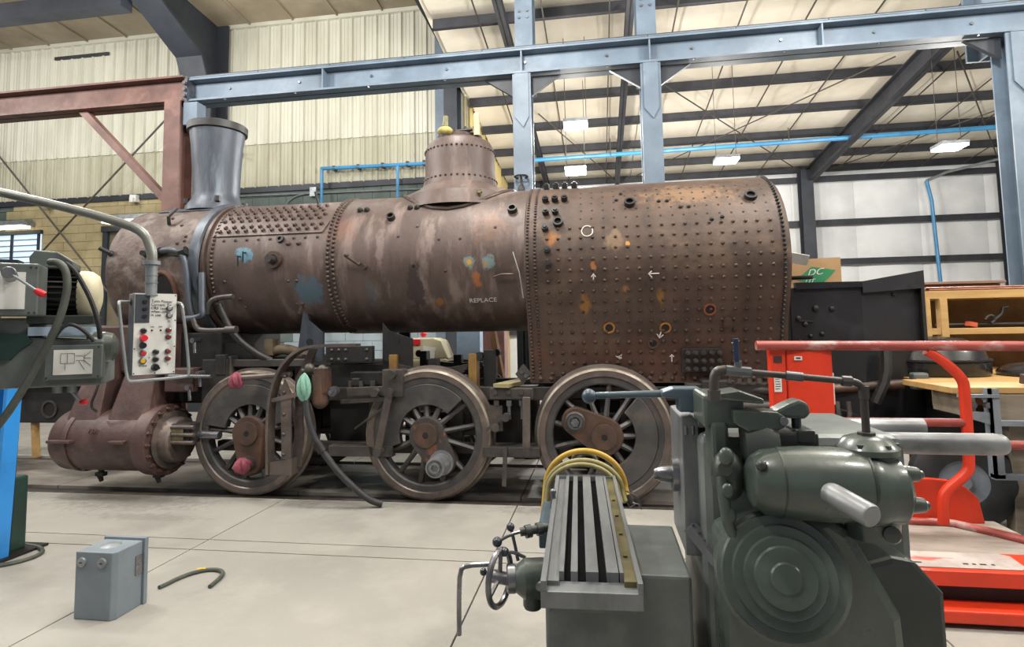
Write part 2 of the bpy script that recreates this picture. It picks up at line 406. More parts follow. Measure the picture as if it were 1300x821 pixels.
def ribbed(width, z0, z1, n=3):
    # sheet in local x/z with raised trapezoid ribs towards -y
    prof = []; p = width/n
    for i in range(n):
        a = i*p
        prof += [(a, -.055), (a+.025, -.055), (a+.05, 0.0), (a+p*.36, 0), (a+p*.39, -.012), (a+p*.43, 0), (a+p*.66, 0), (a+p*.69, -.012), (a+p*.73, 0), (a+p-.025, 0)]
    prof.append((width, -.055))
    n2 = len(prof); mm = MB()
    mm.add([(x, y, z0) for x, y in prof]+[(x, y, z1) for x, y in prof], [(i, i+1, n2+i+1, n2+i) for i in range(n2-1)])
    mm.add([(x, y+.012, z0) for x, y in prof]+[(x, y+.012, z1) for x, y in prof], [(i+1, i, n2+i, n2+i+1) for i in range(n2-1)])
    for zz in (z0+.08, (z0+z1)/2, z1-.08):
        for i in range(n):
            mm.rivet((i*p+.012, -.055, zz), (0, -1, 0), .014, .01)
    return mm
SW = .93
ups = los = None
nx = 16
for i in range(nx):
    x0 = -17.85+i*SW
    for tier in (0, 1):
        src = ups if tier else los
        if src is None:
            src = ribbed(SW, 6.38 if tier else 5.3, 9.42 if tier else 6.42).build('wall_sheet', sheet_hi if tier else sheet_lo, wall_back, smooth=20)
            o = src
            if tier: ups = src
            else: los = src
        else:
            o = src.copy(); COL.objects.link(o)
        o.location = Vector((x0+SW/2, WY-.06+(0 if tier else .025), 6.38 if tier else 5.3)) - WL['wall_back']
mm = MB(); mm.box(-18, -2.95, WY-.12, WY+.02, 9.36, 9.50); mm.build('eave_trim', sheet_hi, wall_back, smooth=0)
mm = MB(); mm.box(-18, -2.95, WY-.05, WY+.05, 5.18, 5.32); mm.build('sill_angle', darksteel_m, wall_back, smooth=0)
mm = MB(); mm.box(-14.0, -12.4, WY-.1, WY-.06, 9.02, 9.10); mm.build('dark_slot', purlin_m, wall_back, smooth=0)
# window with daylight, at the far end of the tan wall
mm = MB(); mm.box(-15.9, -14.25, WY-.02, WY+.03, 3.35, 4.45); win = mm.build('window_1', winglow_m, kind='structure', smooth=0)
for x in (-15.9, -15.1, -14.3): MB().box(x-.03, x+.03, WY-.06, WY-.02, 3.35, 4.45).build('window_bar', darksteel_m, win, smooth=0)
for k in range(7): MB().box(-15.9, -14.3, WY-.045, WY-.025, 3.37+k*.15, 3.40+k*.15).build('blind_slat', galv_m, win, smooth=0)
MB().box(-16.0, -14.2, WY-.09, WY-.02, 4.42, 4.52).build('window_frame', darksteel_m, win, smooth=0)

mm = MB(); mm.box(-12.3, -10.9, WY-.03, WY+.04, 0, 4.4); dr = mm.build('door_1', M('door_brown', '#6f6754', '#5f5847', rough=.6, scale=3), kind='structure', smooth=0)
for x in (-12.3, -10.9): MB().box(x-.07, x+.07, WY-.1, WY-.03, 0, 4.45).build('door_jamb', darksteel_m, dr, smooth=0)
MB().box(-12.4, -10.8, WY-.12, WY-.03, 4.38, 4.52).build('door_head', darksteel_m, dr, smooth=0)

# side wall of the corner, running away from the camera
m = MB(); m.box(-3.2, -2.98, WY, 13.0, 0, 7.4); wall_side = m.build('wall_right', sheet_yel, kind='structure', smooth=0)
src = None
for i in range(6):
    mm = MB(); p = .93
    if src is None:
        prof = []
        for k in range(3):
            a = k*.31; prof += [(a, .05), (a+.03, .05), (a+.05, 0), (a+.285, 0)]
        prof.append((.93, .05)); n2 = len(prof)
        mm.add([(y, x, 0) for x, y in prof]+[(y, x, 7.2) for x, y in prof], [(k, k+1, n2+k+1, n2+k) for k in range(n2-1)])
        src = o = mm.build('wall_sheet', sheet_yel, wall_side, smooth=20)
    else:
        o = src.copy(); COL.objects.link(o)
    o.location = Vector((-2.94, WY+.5+i*p+.2, 0)) - WL['wall_right']
# diagonal conduit run fixed to the side wall
MB().tube([(-2.86, 7.4, 6.6), (-2.86, 12.3, 3.2)], .025).build('wall_conduit', strap_m, wall_side)
MB().tube([(-2.84, 8.4, 3.4), (-2.84, 12.2, 1.8)], .05).build('stair_rail', bluesteel_m, wall_side)

# far wall of the annexe
m = MB(); m.box(-3.2, 17, 13.0, 13.2, 0, 6.7); wall_far = m.build('wall_far', insulw_m, kind='structure', smooth=0)
for i in range(11):
    a = -3.0+i*1.8
    mm = MB()
    nx_, nz_ = 8, 6; vs = []; fs = []
    for j in range(nz_+1):
        for k in range(nx_+1):
            u = k/nx_; v = j/nz_
            vs.append((a+.01+u*1.78, 12.99-.07*math.sin(PI*u)**.5*(.6+.4*math.sin(v*PI*3)**2), .1+v*6.35))
    fs = [(j*(nx_+1)+k, j*(nx_+1)+k+1, (j+1)*(nx_+1)+k+1, (j+1)*(nx_+1)+k) for j in range(nz_) for k in range(nx_)]
    mm.add(vs, fs); mm.build('insulation_panel', insulw_m, wall_far, smooth=60)
for z in (1.6, 3.55, 4.75, 6.1):
    mm = MB(); mm.box(-2.9, 17, 12.72, 12.76, z-.02, z+.16).box(-2.9, 17, 12.76, 12.9, z+.14, z+.16); mm.build('girt', purlin_m, wall_far, smooth=0)
for x in (-1.55, 6.27, 11.75):
    mm = MB(); mm.box(x-.17, x+.17, 12.35, 12.38, 0, 6.4).box(x-.17, x+.17, 12.68, 12.71, 0, 6.4).box(x-.015, x+.015, 12.38, 12.68, 0, 6.4)
    mm.build('wall_column', darksteel_m, wall_far, smooth=0)
MB().tube([(9.6, 12.5, 5.9), (9.7, 12.5, 5.3), (9.8, 12.5, 2.2)], .05).build('drop_pipe', bluepipe_m, wall_far)
MB().tube([(9.6, 12.5, 5.9), (10.1, 12.4, 6.1), (11.6, 12.2, 6.4)], .04).build('wall_conduit', galv_m, wall_far)

# high roof over the left bay
m = MB(); zc = lambda y: 9.44+.055*(7.1-y)
m.add([(-18, 7.1, zc(7.1)), (-2.95, 7.1, zc(7.1)), (-2.95, -9, zc(-9)), (-18, -9, zc(-9))], [(0, 1, 2, 3)])
m.add([(-18, 7.1, zc(7.1)+.1), (-2.95, 7.1, zc(7.1)+.1), (-2.95, -9, zc(-9)+.1), (-18, -9, zc(-9)+.1)], [(3, 2, 1, 0)])
ceiling = m.build('ceiling', ceil_m, kind='structure', smooth=0)
for i in range(13):
    x = -17.6+i*1.15
    MB().prism([(7.0, zc(7)-.045), (7.0, zc(7)-.003), (-9, zc(-9)-.003), (-9, zc(-9)-.045)], 'yz', x-.02, x+.02).build('liner_seam', ceil_m, ceiling, smooth=0)
MB().box(-18, -9.7, 4.4, 4.7, 8.62, 8.98).build('strut_beam', darksteel_m, ceiling, smooth=0)
for y in (1.5, -1.6): MB().box(-18, -2.95, y-.1, y+.1, zc(y)-.35, zc(y)-.02).build('purlin', purlin_m, ceiling, smooth=0)
mm = MB()
poly = [(6.82, 0), (6.82, 9.4), (-6, 10.05), (-6, 9.25), (4.5, 8.85), (5.88, 8.2), (6.22, 7.4), (6.22, 0)]
mm.prism(poly, 'yz', -9.30, -9.22)
for pts in ([(6.22, 0), (6.22, 7.4), (5.88, 8.2), (4.5, 8.85), (-6, 9.25)], [(6.82, 0), (6.82, 9.4)]):
    for (a, b), (c, d) in zip(pts, pts[1:]):
        mm.bar((-9.26, a, b), (-9.26, c, d), .66, .05, (0, 1, .3) if abs(c-a) < .1 else (0, 0, 1))
mm.build('frame_column', darksteel_m, ceiling, smooth=0)
mm = MB(); mm.box(-3.35, -3.05, 6.5, 6.55, 0, 9.4).box(-3.35, -3.05, 6.9, 6.95, 0, 9.4).box(-3.22, -3.18, 6.55, 6.9, 0, 9.4)
mm.build('corner_column', darksteel_m, ceiling, smooth=0)
MB().box(-3.62, -3.38, 6.75, 6.9, 0, 9.35).build('pale_corner_trim', bluesteel_m, ceiling, smooth=0)
MB().box(-3.1, -2.85, -9, 7.0, 7.6, 8.6).build('edge_beam', purlin_m, ceiling, smooth=0)

# lower roof over the right bay: insulation, purlins, rafters, straps, rods
zr = lambda y: 8.2-.095*(y+5.77)
m = MB(); m.add([(-3.0, 13.1, zr(13.1)+.24), (17, 13.1, zr(13.1)+.24), (17, -9, zr(-9)+.24), (-3.0, -9, zr(-9)+.24)], [(0, 1, 2, 3)])
roof = m.build('ceiling_right', insul_m, kind='structure', smooth=0)
PY = [12.9] + [11.65 - 1.5*k for k in range(12)]
for a, b in zip(PY, PY[1:]):        # insulation blanket bays sagging between the purlins
    for q in range(5):
        xa, xb = -2.9+q*4, -2.9+(q+1)*4
        vs = []; K = 8
        for k in range(K+1):
            y = a+(b-a)*k/K; s_ = .07*math.sin(PI*k/K)
            vs += [(xa+.01, y, zr(y)+.225-s_), (xb-.01, y, zr(y)+.225-s_)]
        MB().add(vs, [(2*k, 2*k+1, 2*k+3, 2*k+2) for k in range(K)]).build('insulation_panel', insul_m, roof, smooth=60)
for y in PY:
    z = zr(y); mm = MB()
    mm.box(-2.9, 16.8, y-.012, y+.012, z, z+.22).box(-2.9, 16.8, y-.08, y, z, z+.015).box(-2.9, 16.8, y, y+.08, z+.205, z+.22)
    mm.build('purlin', purlin_m, roof, smooth=0)
def sl(x0, x1, y0, y1, dz0, dz1, name, mt):
    MB().prism([(y0, zr(y0)+dz0), (y0, zr(y0)+dz1), (y1, zr(y1)+dz1), (y1, zr(y1)+dz0)], 'yz', x0, x1).build(name, mt, roof, smooth=0)
for x in (-1.55, .66, 6.4):
    big = x > 5
    wd, dp = (.11, .42) if big else (.07, .2)
    mm = MB()
    for x0, x1, d0, d1 in ((x-wd, x+wd, -dp, -dp+.03), (x-wd, x+wd, -.03, 0), (x-.012, x+.012, -dp, 0)):
        mm.prism([(12.6, zr(12.6)+d0), (12.6, zr(12.6)+d1), (-9, zr(-9)+d1), (-9, zr(-9)+d0)], 'yz', x0, x1)
    mm.build('rafter', purlin_m, roof, smooth=0)
for k in range(16): 
    x = -2.0+k*1.16
    if abs(x-6.4) < .3: continue
    sl(x-.012, x+.012, 12.7, -6, .0, -.02, 'sag_rod', strap_m)
for (xa, ya), (xb, yb) in (((1.2, 6.2), (6.0, 12.3)), ((5.9, 6.2), (1.0, 12.3)), ((7.0, 6.2), (11.4, 12.3)), ((11.4, 6.2), (7.0, 12.3)), ((-1.3, 7.5), (.6, 12.3))):
    MB().tube([(xa, ya, zr(ya)-.1), (xb, yb, zr(yb)-.1)], .016, 5).build('brace_rod', strap_m, roof)
MB().tube([(-1.7, 9.5, 6.33), (16, 9.5, 6.5)], .06, 8).build('air_main_pipe', bluepipe_m, roof)
MB().tube([(.4, 9.4, 6.3), (.4, 9.4, zr(9.4))], .012, 5).build('pipe_hanger', strap_m, roof)
MB().tube([(4.9, 9.5, 6.4), (4.9, 9.5, zr(9.4))], .012, 5).build('pipe_hanger', strap_m, roof)

# fixtures that show
where = ['upper one between blue-grey posts', 'lower one between blue-grey posts', 'above the firebox end', 'past the long sloping rafter']
for (x, y, z), wh in zip(LIGHT_SPOTS, where):
    t = thing('high_bay_fixture', (x, y, z), 'glowing white high bay lamp under the roof, ' + wh, 'ceiling light', 'high bay lamps under the annexe roof')
    MB().box(x-.23, x+.23, y-.2, y+.2, z+.03, z+.09).build('housing', galv_m, t, smooth=0)
    MB().box(x-.22, x+.22, y-.19, y+.19, z-.01, z+.03).build('lamp_panel', lampglow_m, t, smooth=0)
    for dx in (-.2, .2): MB().tube([(x+dx, y, z+.12), (x+dx, y, zr(y)+.2)], .006, 5).build('hanging_wire', strap_m, t)
    lamp(x, y, z-.16, .12, .12, 540, kind='POINT')
for (x, wd, lb) in ((-15.2, 1.5, 'long glowing tube lamp above the barred window'), (-11.5, 1.45, 'long glowing tube lamp on the tan wall behind the smokebox')):
    t = thing('tube_lamp', (x, WY-.25, 4.66), lb, 'wall light')
    MB().prism([(WY-.32, 4.62), (WY-.28, 4.76), (WY-.1, 4.80), (WY-.03, 4.74), (WY-.03, 4.62)], 'yz', x-wd/2, x+wd/2).build('reflector', galv_m, t, smooth=0)
    MB().box(x-wd/2+.04, x+wd/2-.04, WY-.34, WY-.10, 4.56, 4.62).build('tube_panel', lampwarm_m, t, smooth=0)

# ------------------------------------------------ crane runway
def ibeam(mm, x0, x1, y, z0, z1, fl=.3, tf=.025, tw=.02):
    mm.box(x0, x1, y-fl/2, y+fl/2, z0, z0+tf); mm.box(x0, x1, y-fl/2, y+fl/2, z1-tf, z1); mm.box(x0, x1, y-tw/2, y+tw/2, z0, z1)
BY = 2.2
t = thing('crane_runway_beam', (0, BY, 5.34), 'long blue-grey steel runway beam carrying a crane rail across the hall', 'beam')
mm = MB(); ibeam(mm, -6.22, 6.6, BY, 5.34, 5.70, .32, .03)
for x in (-4, -1.0, .78, 3): mm.box(x-.01, x+.01, BY-.15, BY+.15, 5.36, 5.68)
mm.build('girder', bluesteel_m, t, smooth=0)
for a in range(11):
    x0 = -6.2+a*1.16
    MB().box(x0+.008, x0+1.152, BY-.16, BY+.10, 5.705, 5.72).build('rail_plate', bluesteel_m, t, smooth=0)
mm = MB(); mm.box(-6.2, 6.6, BY-.03, BY+.03, 5.72, 5.80); mm.build('crane_rail', darksteel_m, t, smooth=0)
mm = MB()
for a in range(10):
    x0 = -5.6+a*1.16
    mm.hexbolt((x0, BY-.13, 5.34), (0, 0, -1), .02, .02); mm.hexbolt((x0, BY-.012, 5.55), (0, -1, 0), .02, .02)
mm.build('bolt_row', steel_m, t)
def post(x, z1, lb, wide=.26):
    t = thing('crane_post', (x, BY, 0), lb, 'column', 'blue-grey crane posts')
    mm = MB(); mm.box(x-wide/2, x+wide/2, BY-.15, BY-.13, 0, 5.33).box(x-wide/2, x+wide/2, BY+.13, BY+.15, 0, 5.33).box(x-.012, x+.012, BY-.13, BY+.13, 0, 5.33)
    mm.build('shaft', bluesteel_m, t, smooth=0)
    MB().box(x-wide/2-.06, x+wide/2+.06, BY-.2, BY+.2, 0, .03).build('base_plate', darksteel_m, t, smooth=0)
    MB().prism([(x-.1, 5.33), (x+.1, 5.33), (x+.1, 4.7), (x+.02, 4.55), (x-.1, 4.7)], 'xz', BY-.17, BY-.155).build('stiffener_plate', bluesteel_m, t, smooth=0)
    for sg in (-1, 1):
        MB().prism([(x+sg*.13, 5.33), (x+sg*.55, 5.33), (x+sg*.13, 5.05)], 'xz', BY-.03, BY+.03).build('gusset', darksteel_m, t, smooth=0)
    mm = MB(); mm.box(x-wide/2, x+wide/2, BY+.2, BY+.24, 5.3, z1).box(x-wide/2, x+wide/2, BY+.6, BY+.64, 5.3, z1).box(x-.015, x+.015, BY+.24, BY+.6, 5.3, z1)
    mm.build('upper_column', bluesteel_m, t, smooth=0)
    for sx in (-.06, .06):
        for z in (6.35, 6.45): MB().hexbolt((x+sx, BY+.2, z), (0, -1, 0), .02, .02).build('splice_bolt', steel_m, t)
post(-1.0, 7.38, 'blue-grey steel crane post rising behind the steam dome end of the boiler')
post(.78, 7.38, 'blue-grey steel crane post rising behind the middle of the firebox', .27)
post(5.28, 7.38, 'blue-grey steel crane post beyond the wooden shelf with angle brackets', .3)
# side bracket plates on the outer post
o = MB().prism([(5.42, 4.55), (5.42, 4.62), (6.2, 5.05), (6.2, 4.9)], 'xz', BY-.1, BY+.1).build('angle_bracket', bluesteel_m, bpy.data.objects['crane_post.002'], smooth=0)
o = MB().prism([(5.42, 3.95), (5.42, 4.02), (6.2, 4.45), (6.2, 4.3)], 'xz', BY-.1, BY+.1).build('angle_bracket', bluesteel_m, bpy.data.objects['crane_post.002'], smooth=0)

t = thing('gantry_frame', (-6.37, 2.1, 0), 'red-oxide steel gantry frame with a diagonal strut beside the smokestack', 'gantry')
mm = MB(); ibeam(mm, -14, -6.24, 2.1, 5.32, 5.72, .3, .03); mm.build('gantry_beam', oxide_m, t, smooth=0)
mm = MB(); mm.box(-6.53, -6.26, 1.94, 1.97, 0, 5.32).box(-6.53, -6.26, 2.23, 2.26, 0, 5.32).box(-6.41, -6.39, 1.97, 2.23, 0, 5.32); mm.build('gantry_post', oxide_m, t, smooth=0)
mm = MB(); mm.bar((-8.12, 2.1, 5.36), (-6.5, 2.1, 3.74), .12, .11, (1, 0, 1)); mm.build('diagonal_strut', oxide_m, t, smooth=0)
mm = MB(); mm.box(-6.25, -6.2, 2.0, 2.25, 5.3, 5.72)
for z in (5.4, 5.5, 5.6):
    for y in (1.98, ): mm.hexbolt((-6.22, y, z), (0, -1, 0), .03, .03)
mm.build('bolted_splice', steel_m, t, smooth=0)
MB().box(-6.25, -6.02, 2.0, 2.2, 4.95, 5.3).build('splice_stub', bluesteel_m, t, smooth=0)

# brace rods across the left bay
for i, (a, b, lb) in enumerate((((-16.0, 6.4, 7.5), (-10.2, 6.4, 1.2), 'thin diagonal brace rod sloping down towards the smokebox over the tan wall'),
                   ((-9.7, 6.5, 7.6), (-14.6, 6.5, 3.0), 'thin diagonal brace rod rising from the window towards the dark frame column'))):
    o = MB().tube([a, b], .022, 6).build('brace_rod', strap_m); tag(o, lb, 'brace rod')

# wall services
t = thing('wall_pipework', (-5.4, 6.8, 4.3), 'bright blue air pipe run with two drops on the ribbed wall', 'pipe')
MB().tube([(-6.43, 6.78, 5.62), (-3.5, 6.78, 5.58)], .045).build('header_pipe', bluepipe_m, t)
for x in (-6.41, -4.54): MB().tube([(x, 6.78, 5.6), (x, 6.78, 1.0)], .035).build('drop_pipe', bluepipe_m, t)
for x in (-6.1, -5.5, -4.9, -4.3, -3.9): MB().box(x-.03, x+.03, 6.74, 6.9, 5.55, 5.66).build('pipe_clip', darksteel_m, t, smooth=0)
t = thing('wall_conduit', (-6, 6.92, 5.1), 'thin grey conduit with a junction box and curved drop on the green block wall', 'conduit')
MB().tube([(-8.8, 6.97, 5.12), (-3.3, 6.97, 5.04)], .022, 6).build('conduit_run', galv_m, t)
MB().tube([(-6.75, 6.97, 5.11), (-7.2, 6.97, 5.05), (-7.45, 6.97, 4.86), (-7.47, 6.97, 4.4)], .018, 6, smooth=2).build('curved_drop', galv_m, t)
MB().box(-6.78, -6.62, 6.9, 7.0, 5.0, 5.22).build('junction_box', galv_m, t, smooth=0)
for k, x in enumerate((-14.0, -11.5)):
    o = MB().box(x-.09, x+.09, 6.85, 6.98, 5.1, 5.28).box(x-.05, x+.05, 6.8, 6.85, 5.08, 5.2).build('junction_box', white_m, smooth=0)
    tag(o, 'small white box high on the wall, ' + ('farther from the smokestack' if k == 0 else 'nearer the red-oxide gantry post'), 'junction box')
o = MB().cyl((-8.9, 6.9, 6.2), (-8.4, 6.6, 6.15), .05, .02).box(-8.95, -8.6, 6.85, 6.95, 6.1, 6.2).build('wall_bracket', darksteel_m); tag(o, 'small dark pointed bracket on the ribbed wall beside the smokestack', 'bracket')

# ================================================================== LOCOMOTIVE
BC = Vector((0, .82, 2.51)); BR = .80          # barrel axis and radius
def surf(x, deg, r=BR, c=BC):                  # point on the barrel; deg 0 faces the camera side, 90 is the crown
    a = math.radians(deg); return Vector((x, c.y - r*math.cos(a), c.z + r*math.sin(a)))
def nrm(deg): a = math.radians(deg); return Vector((0, -math.cos(a), math.sin(a)))
loco = thing('locomotive', (-2, .8, 0), 'rusty brown stripped steam locomotive boiler on three pairs of dark spoked driving wheels', 'locomotive')

# --- barrel courses
def shell(x0, x1, r0_, r1_, mt, name, n=72, cz=BC.z, ends=True):
    mm = MB(); prof = [(r0_, x0), (r1_, x1)]
    if ends: prof = [(.02, x0)] + prof + [(.02, x1)]
    mm.lathe(prof, (0, BC.y, cz), (1, 0, 0), n); return mm.build(name, mt, loco, smooth=35)
c1 = shell(-4.34, -2.86, .792, .792, barrel_m, 'front_barrel_course')
c2 = shell(-2.92, -.70, .806, .806, barrel_m, 'rear_barrel_course')
def band(x, r, w, t, mt, name, parent, a0=0, a1=2*PI):
    mm = MB(); mm.lathe([(r, x-w/2), (r+t, x-w/2), (r+t, x+w/2), (r, x+w/2)], (0, BC.y, BC.z), (1, 0, 0), 72, closed=True); return mm.build(name, mt, parent, smooth=35)
# seam rivets between the courses: double staggered row
mm = MB()
for k in range(62):
    d = -75+k*3.6
    mm.rivet(surf(-2.885, d, .806), nrm(d), .024, .021); mm.rivet(surf(-2.825, d+1.8, .806), nrm(d+1.8), .024, .021)
mm.build('seam_rivets', rivet_m, c2, kind='stuff')
# long seam butt strap with its rivets
mm = MB(); A0, A1 = 23, 66
vs = []; fs = []; K = 14
for j, (xa, xb) in enumerate(((-4.30, -2.98),)):
    for k in range(K+1):
        d = A0+(A1-A0)*k/K; xe = xb + .06*min(1, k/4)
        vs += [surf(xa, d, .803), surf(xe, d, .803)]
    fs = [(2*k, 2*k+1, 2*k+3, 2*k+2) for k in range(K)]
    vs += [surf(-4.30, A0, .792), surf(-2.98, A0, .792), surf(-2.92, A1, .792)]; n0 = 2*(K+1)
    fs += [(0, 1, n0+1, n0)]
mm.add(vs, fs)
mm.tube([surf(-4.30, A0, .798)] + [surf(-2.98, A0, .798)] + [surf(-2.93, A0+10, .798)], .008, 6)
mm.build('butt_strap', barrel_m, c1, smooth=50)
mm = MB()
for row, (d, off) in enumerate(((27, 0), (31, .05), (38, 0), (42, .05), (48, 0), (52, .05), (56, 0))):
    for k in range(12):
        x = -4.22+off+k*.105
        if d > 45 and x > -3.05: continue
        mm.rivet(surf(x, d, .803), nrm(d), .027, .026)
for k in range(9): mm.rivet(surf(-4.15+k*.14, 19, .792), nrm(19), .019, .015)
mm.build('strap_rivets', rivet_m, c1, kind='stuff')
# joint ring at the smokebox with a rivet row
mm = MB()
for k in range(60):
    d = -70+k*3.6; mm.rivet(surf(-4.27, d, .792), nrm(d), .023, .022)
mm.build('ring_rivets', rivet_m, c1, kind='stuff')

# --- smokebox
SZ = 2.47
mm = MB(); mm.lathe([(.02, -5.66), (.60, -5.66), (.74, -5.645), (.80, -5.60), (.825, -5.52), (.832, -5.4), (.838, -4.62), (.838, -4.40), (.02, -4.40)], (0, BC.y, SZ), (1, 0, 0), 72)
sb = mm.build('smokebox', smoke_m, loco, smooth=35)
mm = MB(); mm.lathe([(.838, -4.52), (.866, -4.51), (.866, -4.40), (.84, -4.39)], (0, BC.y, SZ+.01), (1, 0, 0), 72, closed=True); mm.build('joint_ring', stack_m, sb, smooth=35)
mm = MB(); mm.lathe([(.80, -4.385), (.835, -4.38), (.835, -4.34), (.80, -4.335)], (0, BC.y, SZ+.02), (1, 0, 0), 72, closed=True); mm.build('joint_flange', rivet_m, sb, smooth=35)
def ss(x, d, r=.838): return surf(x, d, r, Vector((0, BC.y, SZ)))
# oval hand opening with rusty rim
ax = Vector((-4.86, 0, 0)); d0 = -18
q = ss(-4.84, d0); nn = nrm(d0); tt = Vector((0, math.sin(math.radians(d0)), math.cos(math.radians(d0))))
tt = Vector((0, nn.z, -nn.y)).normalized()
rim = [ss(-4.84+.15*math.cos(a), d0+15*math.sin(a), .842) for a in [2*PI*k/28 for k in range(28)]]
rust_or = M('rim_orange_rust', '#5f3d2a', '#4c3226', rough=.7, scale=8)
MB().tube(rim, .028, 8, closed=True).build('opening_rim', rust_or, sb)
mm = MB(); cpt = ss(-4.84, d0, .846); inn = [ss(-4.84+.13*math.cos(a), d0+13*math.sin(a), .846) for a in [2*PI*k/28 for k in range(28)]]
mm.add([cpt]+inn, [(0, 1+k, 1+(k+1) % 28) for k in range(28)]); mm.build('opening_dark', black2_m, sb)
mm = MB(); mm.rivet(ss(-5.05, 12), nrm(12), .05, .05, 8).cyl(ss(-5.05, 12, .88), ss(-5.0, 10, .96), .03); mm.build('side_plug', black_m, sb)
mm = MB(); mm.rivet(ss(-5.53, 14, .82), nrm(14), .04, .04, 8).cyl(ss(-5.53, 14, .85), ss(-5.60, 16, .93), .025); mm.build('front_plug', black_m, sb)
mm = MB()
for x, d in ((-4.62, 26), (-4.62, 22), (-4.58, 8), (-4.7, 20), (-4.95, 48), (-4.75, 38)): mm.rivet(ss(x, d), nrm(d), .02, .018)
mm.build('smokebox_studs', rivet_m, sb, kind='stuff')
o = MB().tube([ss(-4.93, 40, .84), ss(-4.9, 42, .93), ss(-4.86, 50, .96)], .02, 8).build('grab_iron', black_m, sb)
# --- smokestack
mm = MB()
prof = [(.36, 3.26), (.35, 3.32), (.285, 3.42), (.272, 3.5), (.28, 3.8), (.30, 4.1), (.322, 4.28), (.325, 4.31), (.345, 4.315), (.35, 4.39), (.325, 4.395), (.30, 4.39), (.28, 4.1), (.25, 3.5)]
mm.lathe(prof, (-4.80, BC.y, 0), (0, 0, 1), 48); st = mm.build('smokestack', stack_m, loco, smooth=35)
mm = MB(); mm.lathe([(.326, 4.29), (.352, 4.30), (.356, 4.385), (.33, 4.39)], (-4.80, BC.y, 0), (0, 0, 1), 48, closed=True); mm.build('stack_rim', black_m, st, smooth=35)
for k in range(4):
    a = k*PI/2+.9; mm = MB(); mm.hexbolt((-4.8+.33*math.cos(a)*1.0, BC.y-.33*math.sin(a), 3.36), (0, 0, 1), .035, .06); mm.build('base_bolt', black_m, st)
# saddle cover plate under the stack
mm = MB()
vs = []; K = 16
for k in range(K+1):
    d = 62+56*k/K; vs += [ss(-5.3, d, .845), ss(-4.55, d, .845)]
mm.add(vs, [(2*k, 2*k+1, 2*k+3, 2*k+2) for k in range(K)]); mm.build('stack_saddle_plate', stack_m, sb, smooth=50)

# --- steam dome
mm = MB()
prof = [(.66, 3.10), (.60, 3.27), (.52, 3.33), (.445, 3.40), (.425, 3.50), (.415, 3.58), (.412, 3.80), (.405, 3.86), (.37, 3.93), (.28, 3.98), (.24, 3.99), (.02, 4.0)]
mm.lathe(prof, (-1.60, BC.y, 0), (0, 0, 1), 64); dome = mm.build('steam_dome', barrel_m, loco, smooth=30)
mm = MB()
for z, r, k_ in ((3.82, .413, 44), (3.47, .432, 40)):
    for k in range(k_):
        a = 2*PI*k/k_; mm.rivet((-1.6+r*math.cos(a), BC.y+r*math.sin(a), z), (math.cos(a), math.sin(a), 0), .014, .013)
mm.build('dome_rivets', rivet_m, dome, kind='stuff')
mm = MB(); pts = []
for k in range(25):
    a = 2*PI*k/24; dx = .66*math.cos(a); dy = .62*math.sin(a)
    zz = math.sqrt(max(.806**2-dy*dy, 0))+BC.z; pts.append((-1.6+dx, BC.y+dy, zz+.012))
mm.tube(pts[:-1], .022, 6, closed=True); mm.build('dome_flange', rivet_m, dome)
# flange skirt following the barrel
vs = []; fs = []; K = 32
for k in range(K):
    a = 2*PI*k/K
    for r_, lift in ((.66, .014), (.55, .05), (.46, .11)):
        dx = r_*math.cos(a); dy = r_*.94*math.sin(a)
        vs.append((-1.6+dx, BC.y+dy, BC.z+math.sqrt(max(.806**2-dy*dy, .01))+lift if r_ > .5 else 3.38))
for k in range(K):
    k2 = (k+1) % K
    for j in range(2): fs.append((k*3+j, k2*3+j, k2*3+j+1, k*3+j+1))
MB().add(vs, fs).build('dome_skirt', barrel_m, dome, smooth=60)
mm = MB(); mm.lathe([(.25, 3.985), (.27, 3.985), (.27, 4.02), (.02, 4.03)], (-1.6, BC.y, 0), (0, 0, 1), 40); mm.build('dome_cap', rivet_m, dome, smooth=35)
for k in range(12):
    a = 2*PI*k/12; MB().cyl((-1.6+.235*math.cos(a), BC.y+.235*math.sin(a), 4.01), (-1.6+.235*math.cos(a), BC.y+.235*math.sin(a), 4.07), .012, n=6).build('dome_stud', black_m, dome)
# fittings on the dome, wrapped valve
mm = MB(); mm.cyl((-1.72, .55, 3.78), (-1.72, .55, 3.98), .055).cyl((-1.72, .55, 3.86), (-1.72, .55, 3.9), .065); vv = mm.build('pop_valve', black_m, dome)
MB().ball((-1.71, .55, 4.02), .085, sc=(1.1, 1, .7)).build('yellow_wrap', M('wrap_yellow', '#a89a5a', '#7f7440', rough=.7, scale=14), vv)
MB().cyl((-1.71, .55, 4.08), (-1.70, .55, 4.20), .035, .028).build('valve_cap', brass_m, vv)
MB().cyl((-1.6, .6, 4.03), (-1.4, .6, 4.04), .02).build('cross_pipe', black_m, dome)
mm = MB(); mm.cyl((-1.35, .62, 3.97), (-1.35, .62, 4.21), .038).ball((-1.35, .62, 4.21), .038); mm.build('whistle_tube', M('cream_tube', '#b3aa8d', '#9a9176', rough=.5, scale=8), dome)
mm = MB(); mm.cyl((-1.48, .6, 3.98), (-1.48, .6, 4.08), .015).box(-1.51, -1.45, .59, .61, 4.03, 4.06); mm.build('small_valve', black_m, dome)

